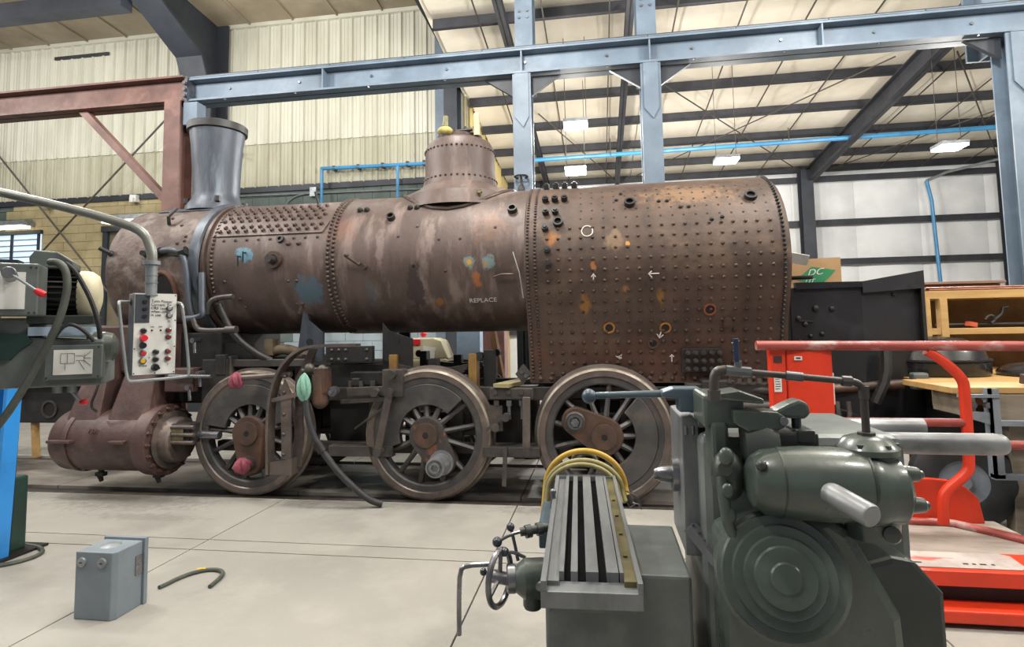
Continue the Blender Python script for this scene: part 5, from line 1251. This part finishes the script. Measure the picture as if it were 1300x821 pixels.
# rounded driving head
HY, HZ = -4.02, 1.275
mm = MB(); mm.lathe([(.001, .395), (.04, .397), (.07, .412), (.088, .44), (.094, .475), (.0945, .478), (.0955, .478), (.1005, .55), (.101, .63), (.096, .69), (.0945, .70)], (0, HY, HZ), (1, 0, -.02), 48)
hd = mm.build('drive_head', mach_m, t, smooth=30)
for xx, rr in ((.477, .0965), (.70, .097)):
    mm = MB(); mm.lathe([(rr-.004, xx), (rr, xx+.002), (rr, xx+.007), (rr-.004, xx+.009)], (0, HY, HZ), (1, 0, -.02), 48, closed=True); mm.build('joint_line', machdk_m, hd)
mm = MB(); mm.lathe([(.094, .70), (.098, .712), (.098, .735), (.088, .76), (.088, .79), (.07, .805), (.001, .808)], (0, HY, HZ-.01), (1, 0, -.02), 40); mm.build('end_bell', mach_m, t, smooth=30)
mm = MB(); mm.lathe([(.05, 1.11), (.066, 1.115), (.072, 1.18), (.075, 1.30), (.07, 1.34), (.08, 1.345), (.08, 1.36), (.06, 1.385), (.03, 1.395), (.001, 1.396)], (.735, -3.99, 0), (0, 0, 1), 36); eb2 = mm.build('gear_case', mach_m, t, smooth=35)
for z, dy in ((1.30, -.02), (1.225, -.04)): 
    mm = MB(); mm.cyl((.79, -4.03+dy, z), (.835, -4.03+dy, z), .024, .018, n=14).cyl((.83, -4.03+dy, z), (.845, -4.03+dy, z), .011, n=10); mm.build('case_lug', mach_m, eb2, bevel=.004)
mm = MB(); mm.lathe([(.022, 0), (.022, .006), (.013, .008), (.001, .008)], (.752, -4.062, 1.145), (0, -1, 0), 16); mm.build('drain_plug', machdk_m, eb2)
for a in (-2.2, -1.2, -.4): MB().cyl((.735+.068*math.cos(a), -3.99+.068*math.sin(a), 1.36), (.735+.068*math.cos(a), -3.99+.068*math.sin(a), 1.375), .009, n=6).build('case_bolt', machdk_m, eb2)
mm = MB(); mm.rivet((.425, -4.085, 1.325), (-.3, -1, .5), .016, .012, 8); mm.build('head_plug', machdk_m, hd)
mm = MB(); mm.lathe([(.034, -.03), (.030, .02), (.029, .135), (.026, .14), (.001, .14)], (.585, -4.10, 1.262), (.42, -1, -.18), 28); mm.build('shaft_stub', ramgrey_m, t, smooth=35)
mm = MB(); mm.lathe([(.001, .03), (.11, .03), (.125, .0), (.125, -.06), (.09, -.08)], (.50, -3.9, 1.33), (1, -.25, .1), 32); mm.build('swivel_ring', machdk_m, t, smooth=30)
mm = MB(); mm.ball((.36, -3.97, 1.27), .05, sc=(1, 1, 1.5)).cyl((.345, -4.02, 1.30), (.34, -4.03, 1.30), .02, n=12); mm.build('valve_cluster', machdk_m, t)
for z, s_ in ((1.335, .022), (1.24, .018), (1.17, .022)): MB().ball((.345, -4.03, z), s_, sc=(1, .7, 1.2)).build('cluster_knob', mach_m, t)
MB().tube([(.335, -4.0, 1.27), (.335, -4.03, 1.20), (.345, -4.03, 1.13), (.38, -4.02, 1.09)], .016, 10, smooth=2).build('cluster_pipe', mach_m, t)
# stepped round swivel base
mm = MB(); prof = [(.001, .05), (.035, .05), (.04, .045), (.075, .045), (.08, .035), (.10, .035), (.105, .02), (.128, .02), (.133, .0), (.155, .0), (.16, -.02), (.17, -.025), (.17, -.2), (.001, -.2)]
mm.lathe(prof, (.47, -4.08, 1.03), (-.12, -1, .28), 56); mm.build('swivel_base', mach_m, t, smooth=25)
mm = MB(); mm.prism([(.33, .12), (.33, 1.1), (.62, 1.17), (.68, 1.13), (.80, .9), (.84, .12)], 'xz', -4.0, -3.8); mm.build('lower_housing', mach_m, t, smooth=0, bevel=.03)
mm = MB(); mm.prism([(.66, 1.0), (.80, 1.045), (.86, 1.035), (.93, .95), (.93, .55), (.66, .55)], 'xz', -3.95, -3.72); mm.build('side_cabinet', machdk_m, t, smooth=0, bevel=.015)
# coolant pipe with lever valve
pz = 1.57
mm = MB(); mm.tube([(.325, -4.0, 1.50), (.325, -4.0, 1.555), (.335, -4.0, 1.575), (.36, -4.0, 1.578)], .014, 12, smooth=1).cyl((.325, -4.0, 1.49), (.325, -4.0, 1.52), .019, n=8); cp = mm.build('pipe_elbow', dkgrey_m, t)
mm = MB(); mm.cyl((.35, -4.0, 1.578), (.70, -4.0, 1.543), .0095, n=12); mm.build('coolant_pipe', dkgrey_m, t)
mm = MB(); mm.tube([(.69, -4.0, 1.544), (.715, -4.0, 1.54), (.73, -4.0, 1.525), (.731, -4.0, 1.39)], .0105, 12, smooth=1).cyl((.731, -4.0, 1.495), (.731, -4.0, 1.53), .015, n=8).cyl((.675, -4.0, 1.545), (.70, -4.0, 1.543), .015, n=8); mm.build('drop_pipe', dkgrey_m, t)
mm = MB(); mm.cyl((.525, -4.0, 1.561), (.57, -4.0, 1.556), .0135, n=12); mm.build('pipe_coupling', M('coupling', '#5d6064', '#4b4e52', rough=.35, metal=.5, scale=9), t)
mm = MB(); mm.cyl((.36, -4.0, 1.577), (.43, -4.0, 1.57), .015, n=8).cyl((.395, -4.0, 1.575), (.395, -4.0, 1.60), .01, n=8); mm.build('ball_valve', M('valve_grey', '#6a6f72', '#565b5e', rough=.35, metal=.5, scale=8), t)
mm = MB(); mm.obox((.392, -4.0, 1.632), (.016, .006, .075)); vl = mm.build('valve_lever', M('lever_navy', '#26344f', '#1d2940', rough=.4, scale=6), t, smooth=0, bevel=.003)
MB().obox((.395, -4.0, 1.595), (.02, .005, .02)).build('lever_tang', galv_m, vl, smooth=0)
mm = MB(); mm.cyl((.731, -4.0, 1.388), (.731, -4.0, 1.402), .024, n=8); mm.build('pipe_nut', dkgrey_m, t)
# overarm tubes reaching across the lift
mm = MB(); mm.lathe([(.001, .60), (.046, .60), (.046, 1.66), (.043, 1.69), (.036, 1.70), (.001, 1.70)], (0, -2.98, 1.19), (1, 0, -.005), 32); mm.build('overarm_tube', ramgrey_m, t, smooth=35)
mm = MB(); mm.lathe([(.001, .60), (.043, .60), (.043, 1.47), (.001, 1.48)], (0, -2.80, 1.22), (1, 0, 0), 32); mm.build('overarm_tube', ramgrey_m, t, smooth=35)
mm = MB(); mm.lathe([(.035, -.01), (.047, -.01), (.047, .01), (.035, .01)], (1.0, -2.98, 1.19), (1, 0, 0), 24, closed=True)
mm.tube([(.90, -3.0, 1.235), (.915, -3.0, 1.262), (.945, -3.0, 1.265), (.965, -3.0, 1.24)], .012, 8, smooth=1); mm.build('tube_clip', M('clip_navy', '#3d4a68', '#2c3853', rough=.4, scale=6), t)
mm = MB(); mm.box(.55, .92, -3.35, -2.72, 1.08, 1.30); mm.build('overarm_housing', machgrey_m, t, smooth=0, bevel=.04)
# handwheel, cranks and ball levers at the saddle
mm = MB(); C0 = Vector((-.39, -3.62, .80)); ax_ = Vector((1, -.28, 0)).normalized(); a_, u_, v_ = basis(ax_)
mm.tube([C0+(u_*math.cos(2*PI*k/36)+v_*math.sin(2*PI*k/36))*.095 for k in range(36)], .011, 8, closed=True); hw = mm.build('handwheel', steel_m, t)
for k in range(3):
    a = 2*PI*k/3+.4; MB().cyl(C0, C0+(u_*math.cos(a)+v_*math.sin(a))*.09, .008, n=8).build('wheel_spoke', steel_m, hw)
MB().cyl(C0-ax_*.04, C0+ax_*.2, .022, n=16).build('wheel_hub', steel_m, hw)
mm = MB(); mm.tube([(-.42, -3.66, .862), (-.50, -3.68, .862), (-.525, -3.68, .845), (-.53, -3.68, .74), (-.53, -3.68, .62)], .009, 8, smooth=1); mm.build('crank_bow', steel_m, t)
def balllever(p, q, r=.019):
    mm = MB(); mm.tube([q, Vector(q).lerp(Vector(p), .5)+Vector((0, 0, .008)), p], .0065, 8, smooth=1); o = mm.build('ball_lever', steel_m, t); MB().ball(p, r, 14, 10).build('lever_ball', M('ball_steel', '#4d5158', '#3b3e45', rough=.25, metal=.6, scale=8) if 'ball_steel' not in bpy.data.materials else bpy.data.materials['ball_steel'], o)
balllever((-.405, -3.58, .912), (-.31, -3.55, .945)); balllever((-.36, -3.54, .955), (-.33, -3.56, .84), .016); balllever((-.375, -3.6, .885), (-.30, -3.58, .86), .017); balllever((-.455, -3.6, .81), (-.38, -3.58, .80), .014)
mm = MB(); mm.cyl((-.32, -3.56, .945), (-.20, -3.52, .955), .016, n=14).cyl((-.30, -3.56, .946), (-.28, -3.55, .948), .024, n=14).cyl((-.26, -3.54, .95), (-.24, -3.53, .951), .024, n=14); mm.build('lever_shaft', machdk_m, t)
mm = MB(); mm.lathe([(.06, 0), (.07, .02), (.07, .1), (.04, .14), (.001, .14)], (-.2, -3.6, .80), (-1, -.2, 0), 24); mm.build('dial_housing', mach_m, t, smooth=35)
mm = MB(); mm.lathe([(.045, 0), (.05, .004), (.05, .03), (.045, .034), (.001, .034)], (-.33, -3.62, .80), (-1, -.2, 0), 24); mm.build('graduated_dial', steel_m, t, smooth=35)
mm = MB(); mm.cyl((-.215, -3.3, .96), (-.215, -3.3, 1.02), .014, .010, n=10).ball((-.215, -3.3, 1.025), .014); mm.build('oil_cup', steel_m, t)
mm = MB(); mm.lathe([(.03, 0), (.035, .01), (.035, .12), (.02, .14), (.001, .14)], (-.27, -3.62, .70), (0, 0, 1), 18); mm.build('feed_case', machdk_m, t)
# hoses looped over the table's far end
t = thing('yellow_air_hose', (-.1, -2.9, .9), 'yellow and olive air hoses looped over the far end of the slotted table', 'hose')
def arch(cx, cy, rx, zb, zt, r, mt, nm, lean=0):
    pts = [(cx-rx*math.cos(PI*k/16), cy+lean*math.sin(PI*k/16), zb+(zt-zb)*math.sin(PI*k/16)) for k in range(17)]
    pts = [(pts[0][0]-.01, cy-.05, zb-.12)] + pts + [(pts[-1][0]+.012, cy-.03, zb-.04)]
    MB().tube(pts, r, 10, smooth=1).build(nm, mt, t)
arch(-.095, -2.85, .195, .93, 1.105, .014, yellowhose_m, 'yellow_loop'); arch(-.1, -2.88, .185, .92, 1.065, .0125, olivehose_m, 'olive_loop'); arch(-.105, -2.9, .17, .92, 1.05, .011, olivehose_m, 'olive_loop')
mm = MB(); mm.cyl((.105, -2.88, .90), (.13, -2.9, .86), .018, n=10); mm.build('hose_end', black_m, t)
mm = MB(); mm.tube([(.10, -2.9, .93), (.15, -2.92, .91), (.17, -2.92, .87), (.13, -2.92, .88)], .004, 6).tube([(.12, -2.9, .94), (.17, -2.92, .85)], .004, 6); mm.build('hose_clamp', steel_m, t)
mm = MB(); mm.tube([(-.16, -2.8, 1.03), (-.15, -2.8, 1.075), (-.1, -2.8, 1.085), (-.05, -2.8, 1.075), (-.03, -2.8, 1.03)], .008, 8, smooth=1); mm.build('grey_cable', hosegrey_m, t)

# ================================================================== RED LIFT PLATFORM
t = thing('lift_platform', (2.0, -1.6, 0), 'bright red platform lift with worn guard rails and a dusty plywood deck', 'lift')
MB().cyl((1.10, -1.42, 1.57), (4.2, -1.40, 1.52), .034, n=14).build('top_rail', redworn_m, t)
MB().cyl((3.0, -1.41, 1.54), (4.2, -1.40, 1.522), .04, n=14).build('rail_sleeve', redworn_m, t)
MB().cyl((1.58, -1.40, 1.035), (2.43, -1.40, 1.03), .028, n=12).build('mid_rail', redworn_m, t)
MB().cyl((2.43, -1.40, .885), (4.2, -1.38, .88), .03, n=12).build('mid_rail', redworn_m, t)
MB().tube([(2.22, -1.4, 1.52), (2.33, -1.4, 1.44), (2.43, -1.4, 1.33), (2.44, -1.4, 1.25), (2.435, -1.4, .78), (2.425, -1.4, .70), (2.29, -1.4, .59), (2.255, -1.4, .53), (2.25, -1.4, .36)], .034, 12, smooth=2).build('bent_post', red_m, t)
mm = MB(); mm.prism([(1.185, -1.36), (1.20, -1.41), (1.295, -1.41), (1.295, -1.38)], 'xy', .35, 1.55); gp = mm.build('gate_stile', red_m, t, smooth=0, bevel=.004)
mm = MB(); mm.prism([(1.30, -1.39), (1.31, -1.41), (1.45, -1.43), (1.605, -1.41), (1.605, -1.39)], 'xy', .35, 1.53); g2 = mm.build('gate_panel', red_m, t, smooth=0, bevel=.004)
MB().box(1.213, 1.262, -1.416, -1.41, 1.24, 1.37).build('notice_sticker', white_m, gp, smooth=0)
for k in range(6): MB().box(1.218, 1.245+random.random()*.012, -1.4175, -1.416, 1.26+k*.017, 1.264+k*.017).build('notice_line', ink_m, gp, smooth=0)
MB().box(1.215, 1.272, -1.414, -1.41, 1.445, 1.495).build('black_mark', M('scuffed_black', '#4a2723', '#2c2020', rough=.6, scale=30), gp, smooth=0)
MB().box(1.352, 1.402, -1.43, -1.418, 1.463, 1.49).build('maker_plate', white_m, g2, smooth=0)
MB().box(1.362, 1.392, -1.432, -1.43, 1.472, 1.482).build('plate_print', ink_m, g2, smooth=0)
MB().box(1.605, 1.615, -1.40, -1.39, 1.15, 1.37).build('white_edge', white_m, g2, smooth=0)
mm = MB(); mm.box(1.2, 2.72, -1.80, -1.12, .27, .30); dk = mm.build('deck', ply_m, t, smooth=0)
mm = MB(); mm.prism([(1.3, .30), (1.3, .60), (2.30, .60), (2.42, .59), (2.52, .55), (2.60, .47), (2.63, .30)], 'xz', -1.18, -1.13); mm.build('toe_board', red_m, t, smooth=0, bevel=.004)
mm = MB(); mm.tube([(1.4, -1.23, .315), (2.30, -1.23, .315), (2.42, -1.27, .315), (2.85, -1.82, .315)], .03, 10, smooth=1); mm.build('deck_edge_tube', redworn_m, t)
mm = MB(); mm.prism([(-1.78, .31), (-2.02, .285), (-2.02, .20), (-1.78, .20)], 'yz', 1.45, 3.0); sk = mm.build('front_skirt', red_m, t, smooth=0, bevel=.005)
mm = MB(); mm.prism([(1.56, -1.79), (2.36, -1.79), (2.42, -1.82), (2.42, -1.95), (2.36, -1.98), (1.56, -1.98)], 'xy', .2, .203)
vs = [(1.50, -1.795), (2.33, -1.795), (2.38, -1.82), (2.38, -1.96), (2.34, -1.985), (1.50, -1.985)]
zsk = lambda y: .31+(y+1.78)*(.025/.24)+.002
mm = MB(); mm.add([(x, y, zsk(y)) for x, y in vs]+[(x, y, zsk(y)+.003) for x, y in vs], [tuple(range(5, -1, -1)), tuple(range(6, 12))]+[(i, (i+1) % 6, 6+(i+1) % 6, 6+i) for i in range(6)])
stk = mm.build('warning_label', M('worn_label', '#b0a7a1', '#968b85', rough=.6, scale=5, c3='#a85a52', scale3=6, lo3=.6, hi3=.7, stretch3=(.5, 2, 1)), sk, smooth=0)
for x, w_ in ((1.64, .05), (1.72, .03), (1.77, .07), (2.06, .03), (2.11, .02), (2.15, .035), (2.21, .02)): 
    MB().add([(x, -1.93, zsk(-1.93)+.004), (x+w_, -1.93, zsk(-1.93)+.004), (x+w_, -1.945, zsk(-1.945)+.004), (x, -1.945, zsk(-1.945)+.004)], [(3, 2, 1, 0)]).build('worn_letter', ink_m, sk, smooth=0)
mm = MB(); mm.box(1.3, 3.0, -1.95, -1.15, .10, .20); mm.build('chassis', black2_m, t, smooth=0)
mm = MB(); mm.box(1.25, 3.0, -2.1, -1.2, .03, .10); mm.build('base_frame', red_m, t, smooth=0, bevel=.01)
for x in (1.45, 2.8):
    for y in (-2.0, -1.3): MB().cyl((x, y-.04, .05), (x, y+.04, .05), .05, n=16).build('caster', black2_m, t)
mm = MB(); mm.tube([(1.66, -1.85, .33), (1.72, -1.7, .33), (1.76, -1.6, .32)], .018, 8); mm.build('red_strap', red_m, t)

# ================================================================== BLACK TANK, SHELF, BENCH
t = thing('black_tank', (2.5, .9, 0), 'black riveted sheet-steel tank with a folded corner and raised rim, behind the red rails', 'tank')
mm = MB(); mm.prism([(1.95, .55), (2.58, .40), (3.17, .52), (3.17, .56), (2.82, .58), (2.82, 1.7), (1.95, 1.7)], 'xy', .74, 2.10); tk = mm.build('tank_body', tank_m, t, smooth=0, bevel=.01)
mm = MB(); mm.add([(2.0, .5, 2.08), (2.58, .36, 2.08), (2.58, .36, 2.135), (2.0, .5, 2.15), (2.0, .56, 2.08), (2.58, .43, 2.08), (2.58, .43, 2.135), (2.0, .56, 2.15)], [(0, 1, 2, 3), (7, 6, 5, 4), (3, 2, 6, 7), (0, 3, 7, 4), (1, 5, 6, 2), (0, 4, 5, 1)]); mm.build('rim_angle', gloss_black, t, smooth=0)
mm = MB(); mm.add([(2.58, .36, 2.02), (3.19, .46, 2.06), (3.19, .46, 2.235), (2.58, .36, 2.135), (2.58, .42, 2.02), (3.19, .54, 2.06), (3.19, .54, 2.235), (2.58, .42, 2.135)], [(0, 1, 2, 3), (7, 6, 5, 4), (3, 2, 6, 7), (0, 3, 7, 4), (1, 5, 6, 2), (0, 4, 5, 1)]); mm.build('rim_angle', tank_m, t, smooth=0)
mm = MB(); mm.box(3.155, 3.185, .46, .58, .74, 2.22); mm.build('corner_edge', black2_m, t, smooth=0)
for x, z, r in ((2.08, 1.72, .03), (2.18, 1.88, .035), (2.32, 1.87, .03), (2.12, 1.6, .025), (2.02, 1.78, .03), (2.22, 1.62, .025), (2.02, 1.55, .02), (2.9, 2.0, .02)):
    y = .55-(x-1.95)*.238 if x < 2.58 else .40+(x-2.58)*.2; MB().rivet((x, y-.005, z), (0, -1, 0), r, .02, 8).build('tank_bolt', black2_m, tk)
MB().bar((2.02, .53, 1.76), (2.15, .50, 1.75), .03, .012).build('latch_bar', dkgrey_m, tk, smooth=0)
MB().obox((2.28, .465, 1.54), (.16, .008, .028), (0, 0, -.24)).build('brass_plate', brass_m, tk, smooth=0)
mm = MB(); mm.box(1.95, 2.75, .6, 1.6, .45, .74); mm.build('underframe', black_m, t, smooth=0)
mm = MB(); mm.tube([(2.75, .35, 1.45), (2.72, .3, 1.2), (2.6, .3, .95)], .05, 8, smooth=1); mm.build('spring_arm', black_m, t)
MB().obox((3.0, .3, 1.16), (.14, .1, .16)).build('pale_block', machgrey_m, t, smooth=0, bevel=.02)
mm = MB(); mm.cyl((2.0, .45, 1.05), (2.9, .4, 1.12), .05, n=12); mm.build('drain_pipe', hub_m, t)
for x in (2.22, 3.12)[:1]:
    mm = MB(); mm.lathe([(.001, -.03), (.1, -.05), (.12, .0), (.30, .03), (.33, -.02), (.43, -.02), (.44, .12), (.001, .12)], (x, .25, .46), (0, 1, 0), 40); mm.build('tank_wheel', black2_m, t, smooth=30)
mm = MB(); mm.tube([(2.22, .2, .98), (2.22, .18, .82), (2.27, .18, .76), (2.32, .18, .82), (2.32, .2, .98)], .022, 8, smooth=1); mm.build('chain_hook', dkgrey_m, t)
t = thing('cardboard_box', (2.45, 1.2, 2.1), 'brown cardboard box with a green diamond label on top of the black tank', 'box')
RB = Matrix.Translation((2.42, 1.12, 2.10)) @ Matrix.Rotation(math.radians(-14), 4, 'Z')
mm = MB(); mm.box(-.25, .25, 0, .4, 0, .30, RB); cbx = mm.build('carton', card_m, t, smooth=0)
mm = MB(); mm.add([RB @ Vector(p) for p in ((-.25, 0, .30), (.25, 0, .30), (.22, -.10, .40), (-.2, -.10, .33))], [(0, 1, 2, 3)]).add([RB @ Vector(p) for p in ((-.25, 0.006, .30), (.25, 0.006, .30), (.22, -.094, .40), (-.2, -.094, .33))], [(3, 2, 1, 0)])
mm = MB(); mm.box(-.25, .25, .0, .008, .30, .36, RB); mm.build('open_flap', card_m, t, smooth=0)
mm = MB(); mm.prism([(-.20, .13), (-.04, .27), (.20, .22), (.04, .05)], 'xz', -.004, -.001); mm.v = [RB @ v for v in mm.v]; lb_ = mm.build('green_label', green_m, cbx, smooth=0)
xa = RB.to_3x3() @ Vector((1, 0, .1)); ya = RB.to_3x3() @ Vector((.35, 0, 1))
text('label_letters', 'DC', .11, RB @ Vector((-.09, -.006, .165)), xa, ya, white_m, cbx, depth=.001)
text('label_letters', 'UT', .075, RB @ Vector((-.12, -.006, .075)), xa, ya, white_m, cbx, depth=.001)
o = MB().obox((2.12, .9, 2.42), (.3, .012, .12), (.5, .25, -.2)).build('paper_sheet', white_m, smooth=0); tag(o, 'white sheet of paper sticking up beside the cardboard box', 'paper')
o.location.z = 2.36
t = thing('wooden_shelf', (4.0, 1.1, 0), 'pine shelf unit with plywood back standing behind the workbench', 'shelf')
MB().box(3.36, 5.2, 1.48, 1.5, .0, 2.05).build('back_panel', woodin_m, t, smooth=0)
for z0, z1, nm in ((1.98, 2.07, 'top_board'), (1.58, 1.65, 'shelf_board'), (1.12, 1.18, 'shelf_board'), (.3, .36, 'shelf_board')): MB().box(3.33, 5.2, .85, 1.48, z0, z1).build(nm, wood_m, t, smooth=0, bevel=.004)
for x in (3.36, 3.50, 5.15): MB().box(x-.03, x+.045 if x > 3.4 else x+.01, .83, .93, 0, 1.98).build('upright', wood_m, t, smooth=0, bevel=.003)
for k, (y, z, l, r, lb) in enumerate(((1.0, 1.69, 1.6, .018, 'long dark rod lying along the middle shelf'), (1.045, 2.091, 1.6, .02, 'dark iron rod lying across the shelf top'))):
    o = MB().cyl((3.5, y, z), (3.5+l, y+.03, z), r, n=8).build('iron_rod', black_m); tag(o, lb, 'rod')
t = thing('pipe_wrench', (4.1, .95, 1.66), 'small dark clamp with a crooked handle on the middle shelf', 'clamp')
MB().tube([(3.98, .95, 1.74), (4.02, .95, 1.79), (4.07, .95, 1.78), (4.08, .95, 1.73), (4.04, .95, 1.70)], .016, 8, smooth=1).build('clamp_jaw', black_m, t)
MB().tube([(4.08, .95, 1.74), (4.15, .95, 1.80), (4.17, .95, 1.87), (4.22, .95, 1.88)], .018, 8).build('crooked_handle', black_m, t)
o = MB().obox((3.82, .92, 1.69), (.1, .06, .05), (0, .2, .3)).build('orange_tag', M('tag_orange', '#c25a3c', '#a84a30', rough=.6, scale=8), smooth=0); tag(o, 'small orange tag tied round the rod on the middle shelf', 'tag')
for k, (y, z, x1, lb) in enumerate(((1.2, 2.09, 4.35, 'reddish-brown board lying lowest in the stack on the shelf top'), (1.26, 2.125, 4.28, 'reddish-brown board lying second in the stack on the shelf top'), (1.22, 2.16, 4.32, 'reddish-brown board lying topmost in the stack on the shelf top'))):
    o = MB().box(3.40, x1, y-.12, y+.14, z, z+.03).build('stacked_board', M('red_brown_board', '#8b6a58', '#775747', rough=.6, scale=5, stretch=(.4, 2, 3)) if k == 0 else bpy.data.materials['red_brown_board'], smooth=0, bevel=.003); tag(o, lb, 'board', 'boards on the shelf top')
for k in range(10):
    rr = random.Random(k); a = Vector((3.30+rr.random()*.1, .87+.034*(k % 5)+.016*(k//5), 2.083+.021*(k//5))); b = a+Vector((.6+rr.random()*.5, .0, .0))
    o = MB().cyl(a, b, .012, n=7).build('copper_tube', copper_m); tag(o, 'thin copper-brown tube in the loose bundle on the shelf top', 'tube', 'loose tubes on the shelf top')
for o in COL.objects:
    if o.parent is None and o.name.split('.')[0] in ('wooden_shelf', 'iron_rod', 'pipe_wrench', 'orange_tag', 'stacked_board', 'copper_tube'): o.location += Vector((.30, .48, 0))
t = thing('workbench', (3.6, .1, 0), 'timber-topped workbench with a weathered apron and a grey angle-steel frame', 'workbench')
MB().box(2.78, 5.0, -.62, .15, 1.14, 1.19).build('top_plank', wood_m, t, smooth=0, bevel=.005)
MB().box(2.95, 5.0, .16, 1.3, 1.14, 1.185).build('top_plank', wood_m, t, smooth=0, bevel=.005)
MB().box(3.10, 5.0, -.62, -.5, .90, 1.135).build('apron', woodgrey_m, t, smooth=0, bevel=.008)
MB().obox((2.93, -.35, 1.04), (.06, .5, .18)).build('side_apron', woodgrey_m, t, smooth=0, bevel=.006)
for x, y in ((2.9, .8), (4.9, .8), (4.9, -.5), (3.3, -.45)): MB().box(x-.06, x+.06, y-.06, y+.06, 0, 1.135).build('leg', woodgrey_m, t, smooth=0)
mm = MB(); mm.box(2.99, 3.06, -.72, -.70, .50, 1.19).box(2.99, 3.01, -.72, -.64, .50, 1.19); mm.build('angle_upright', M('frame_grey', '#7d858d', '#6b737b', rough=.45, scale=5), t, smooth=0)
fgm = bpy.data.materials['frame_grey']
MB().box(3.06, 5.0, -.72, -.66, .90, .94).build('angle_rail', fgm, t, smooth=0)
MB().box(2.99, 5.0, -.72, -.66, .49, .53).build('angle_rail', fgm, t, smooth=0)
MB().box(2.78, 3.06, -.73, -.68, 1.12, 1.145).build('angle_rail', fgm, t, smooth=0)
mm = MB(); mm.prism([(2.78, .98), (2.78, 1.02), (3.02, 1.0), (3.02, .90)], 'xz', -.71, -.69); mm.build('angle_brace', fgm, t, smooth=0)
for x, z in ((2.88, 1.06), (2.98, 1.06), (2.95, 1.12)): MB().hexbolt((x, -.69, z), (0, -1, 0), .025, .03).build('frame_bolt', steel_m, t)
mm = MB(); mm.box(3.15, 5.0, -.2, .7, .35, .88); mm.build('dark_crate', black2_m, t, smooth=0)
mm = MB()
for k in range(4):
    c = Vector((3.28+.03*k, -.74, .80-.075*k))
    mm.tube([c+Vector((.028*math.cos(2*PI*j/12), .028*math.sin(2*PI*j/12)*(k % 2), .05*math.sin(2*PI*j/12)*(1 if k % 2 == 0 else .8))) for j in range(12)], .011, 6, closed=True)
mm.build('hanging_chain', dkgrey_m, t, kind='stuff')
t = thing('rubber_tyre', (2.95, -.3, 0), 'black rubber tyre standing on the floor behind the red lift post', 'tyre')
mm = MB(); mm.lathe([(.18, -.08), (.30, -.10), (.37, -.07), (.38, 0), (.37, .07), (.30, .10), (.18, .08)], (2.95, -.35, .39), (.25, 1, 0), 40, closed=True); mm.build('tread', rubber_m, t, smooth=40)
mm = MB(); mm.lathe([(.18, -.06), (.06, -.04), (.05, -.09), (.001, -.09)], (2.95, -.35, .39), (.25, 1, 0), 28); mm.build('wheel_disc', fgm, t)
t = thing('blue_grey_base', (3.5, -.75, 0), 'rounded blue-grey machine base on the floor under the bench frame', 'machine base')
mm = MB(); mm.lathe([(.001, .42), (.15, .42), (.2, .38), (.26, .2), (.30, .16), (.36, .12), (.37, .02), (.37, 0), (.001, 0)], (3.42, -.95, 0), (0, 0, 1), 36); mm.build('base_casting', bluegrey_mach, t, smooth=40)
t = thing('domed_cover', (3.37, .80, 1.19), 'tall glossy black domed cover sitting on the workbench', 'cover')
mm = MB(); mm.lathe([(.48, 0), (.49, .02), (.49, .13), (.475, .15), (.45, .23), (.38, .31), (.27, .36), (.1, .382), (.001, .385)], (3.37, .80, 1.191), (0, 0, 1), 48); mm.build('dome', gloss_black, t, smooth=35)
mm = MB(); mm.lathe([(.48, .14), (.50, .14), (.50, .158), (.475, .16)], (3.37, .80, 1.191), (0, 0, 1), 48, closed=True); mm.build('dome_band', tank_m, t)
t = thing('flat_lid', (4.24, .55, 1.19), 'shallow glossy black lid lying on the workbench beyond the domed cover', 'lid')
mm = MB(); mm.lathe([(.36, 0), (.37, .03), (.35, .06), (.28, .10), (.15, .125), (.001, .13)], (4.24, .55, 1.19), (0, 0, 1), 48); mm.build('lid_shell', gloss_black, t, smooth=35)
o = MB().obox((3.45, -.5, 1.235), (.17, .1, .08), (.1, .1, .4)).obox((3.52, -.5, 1.215), (.1, .14, .05), (0, 0, -.3)).build('rusty_lump', hub_m, smooth=0, bevel=.01); tag(o, 'small rusty iron lump on the edge of the workbench', 'casting')
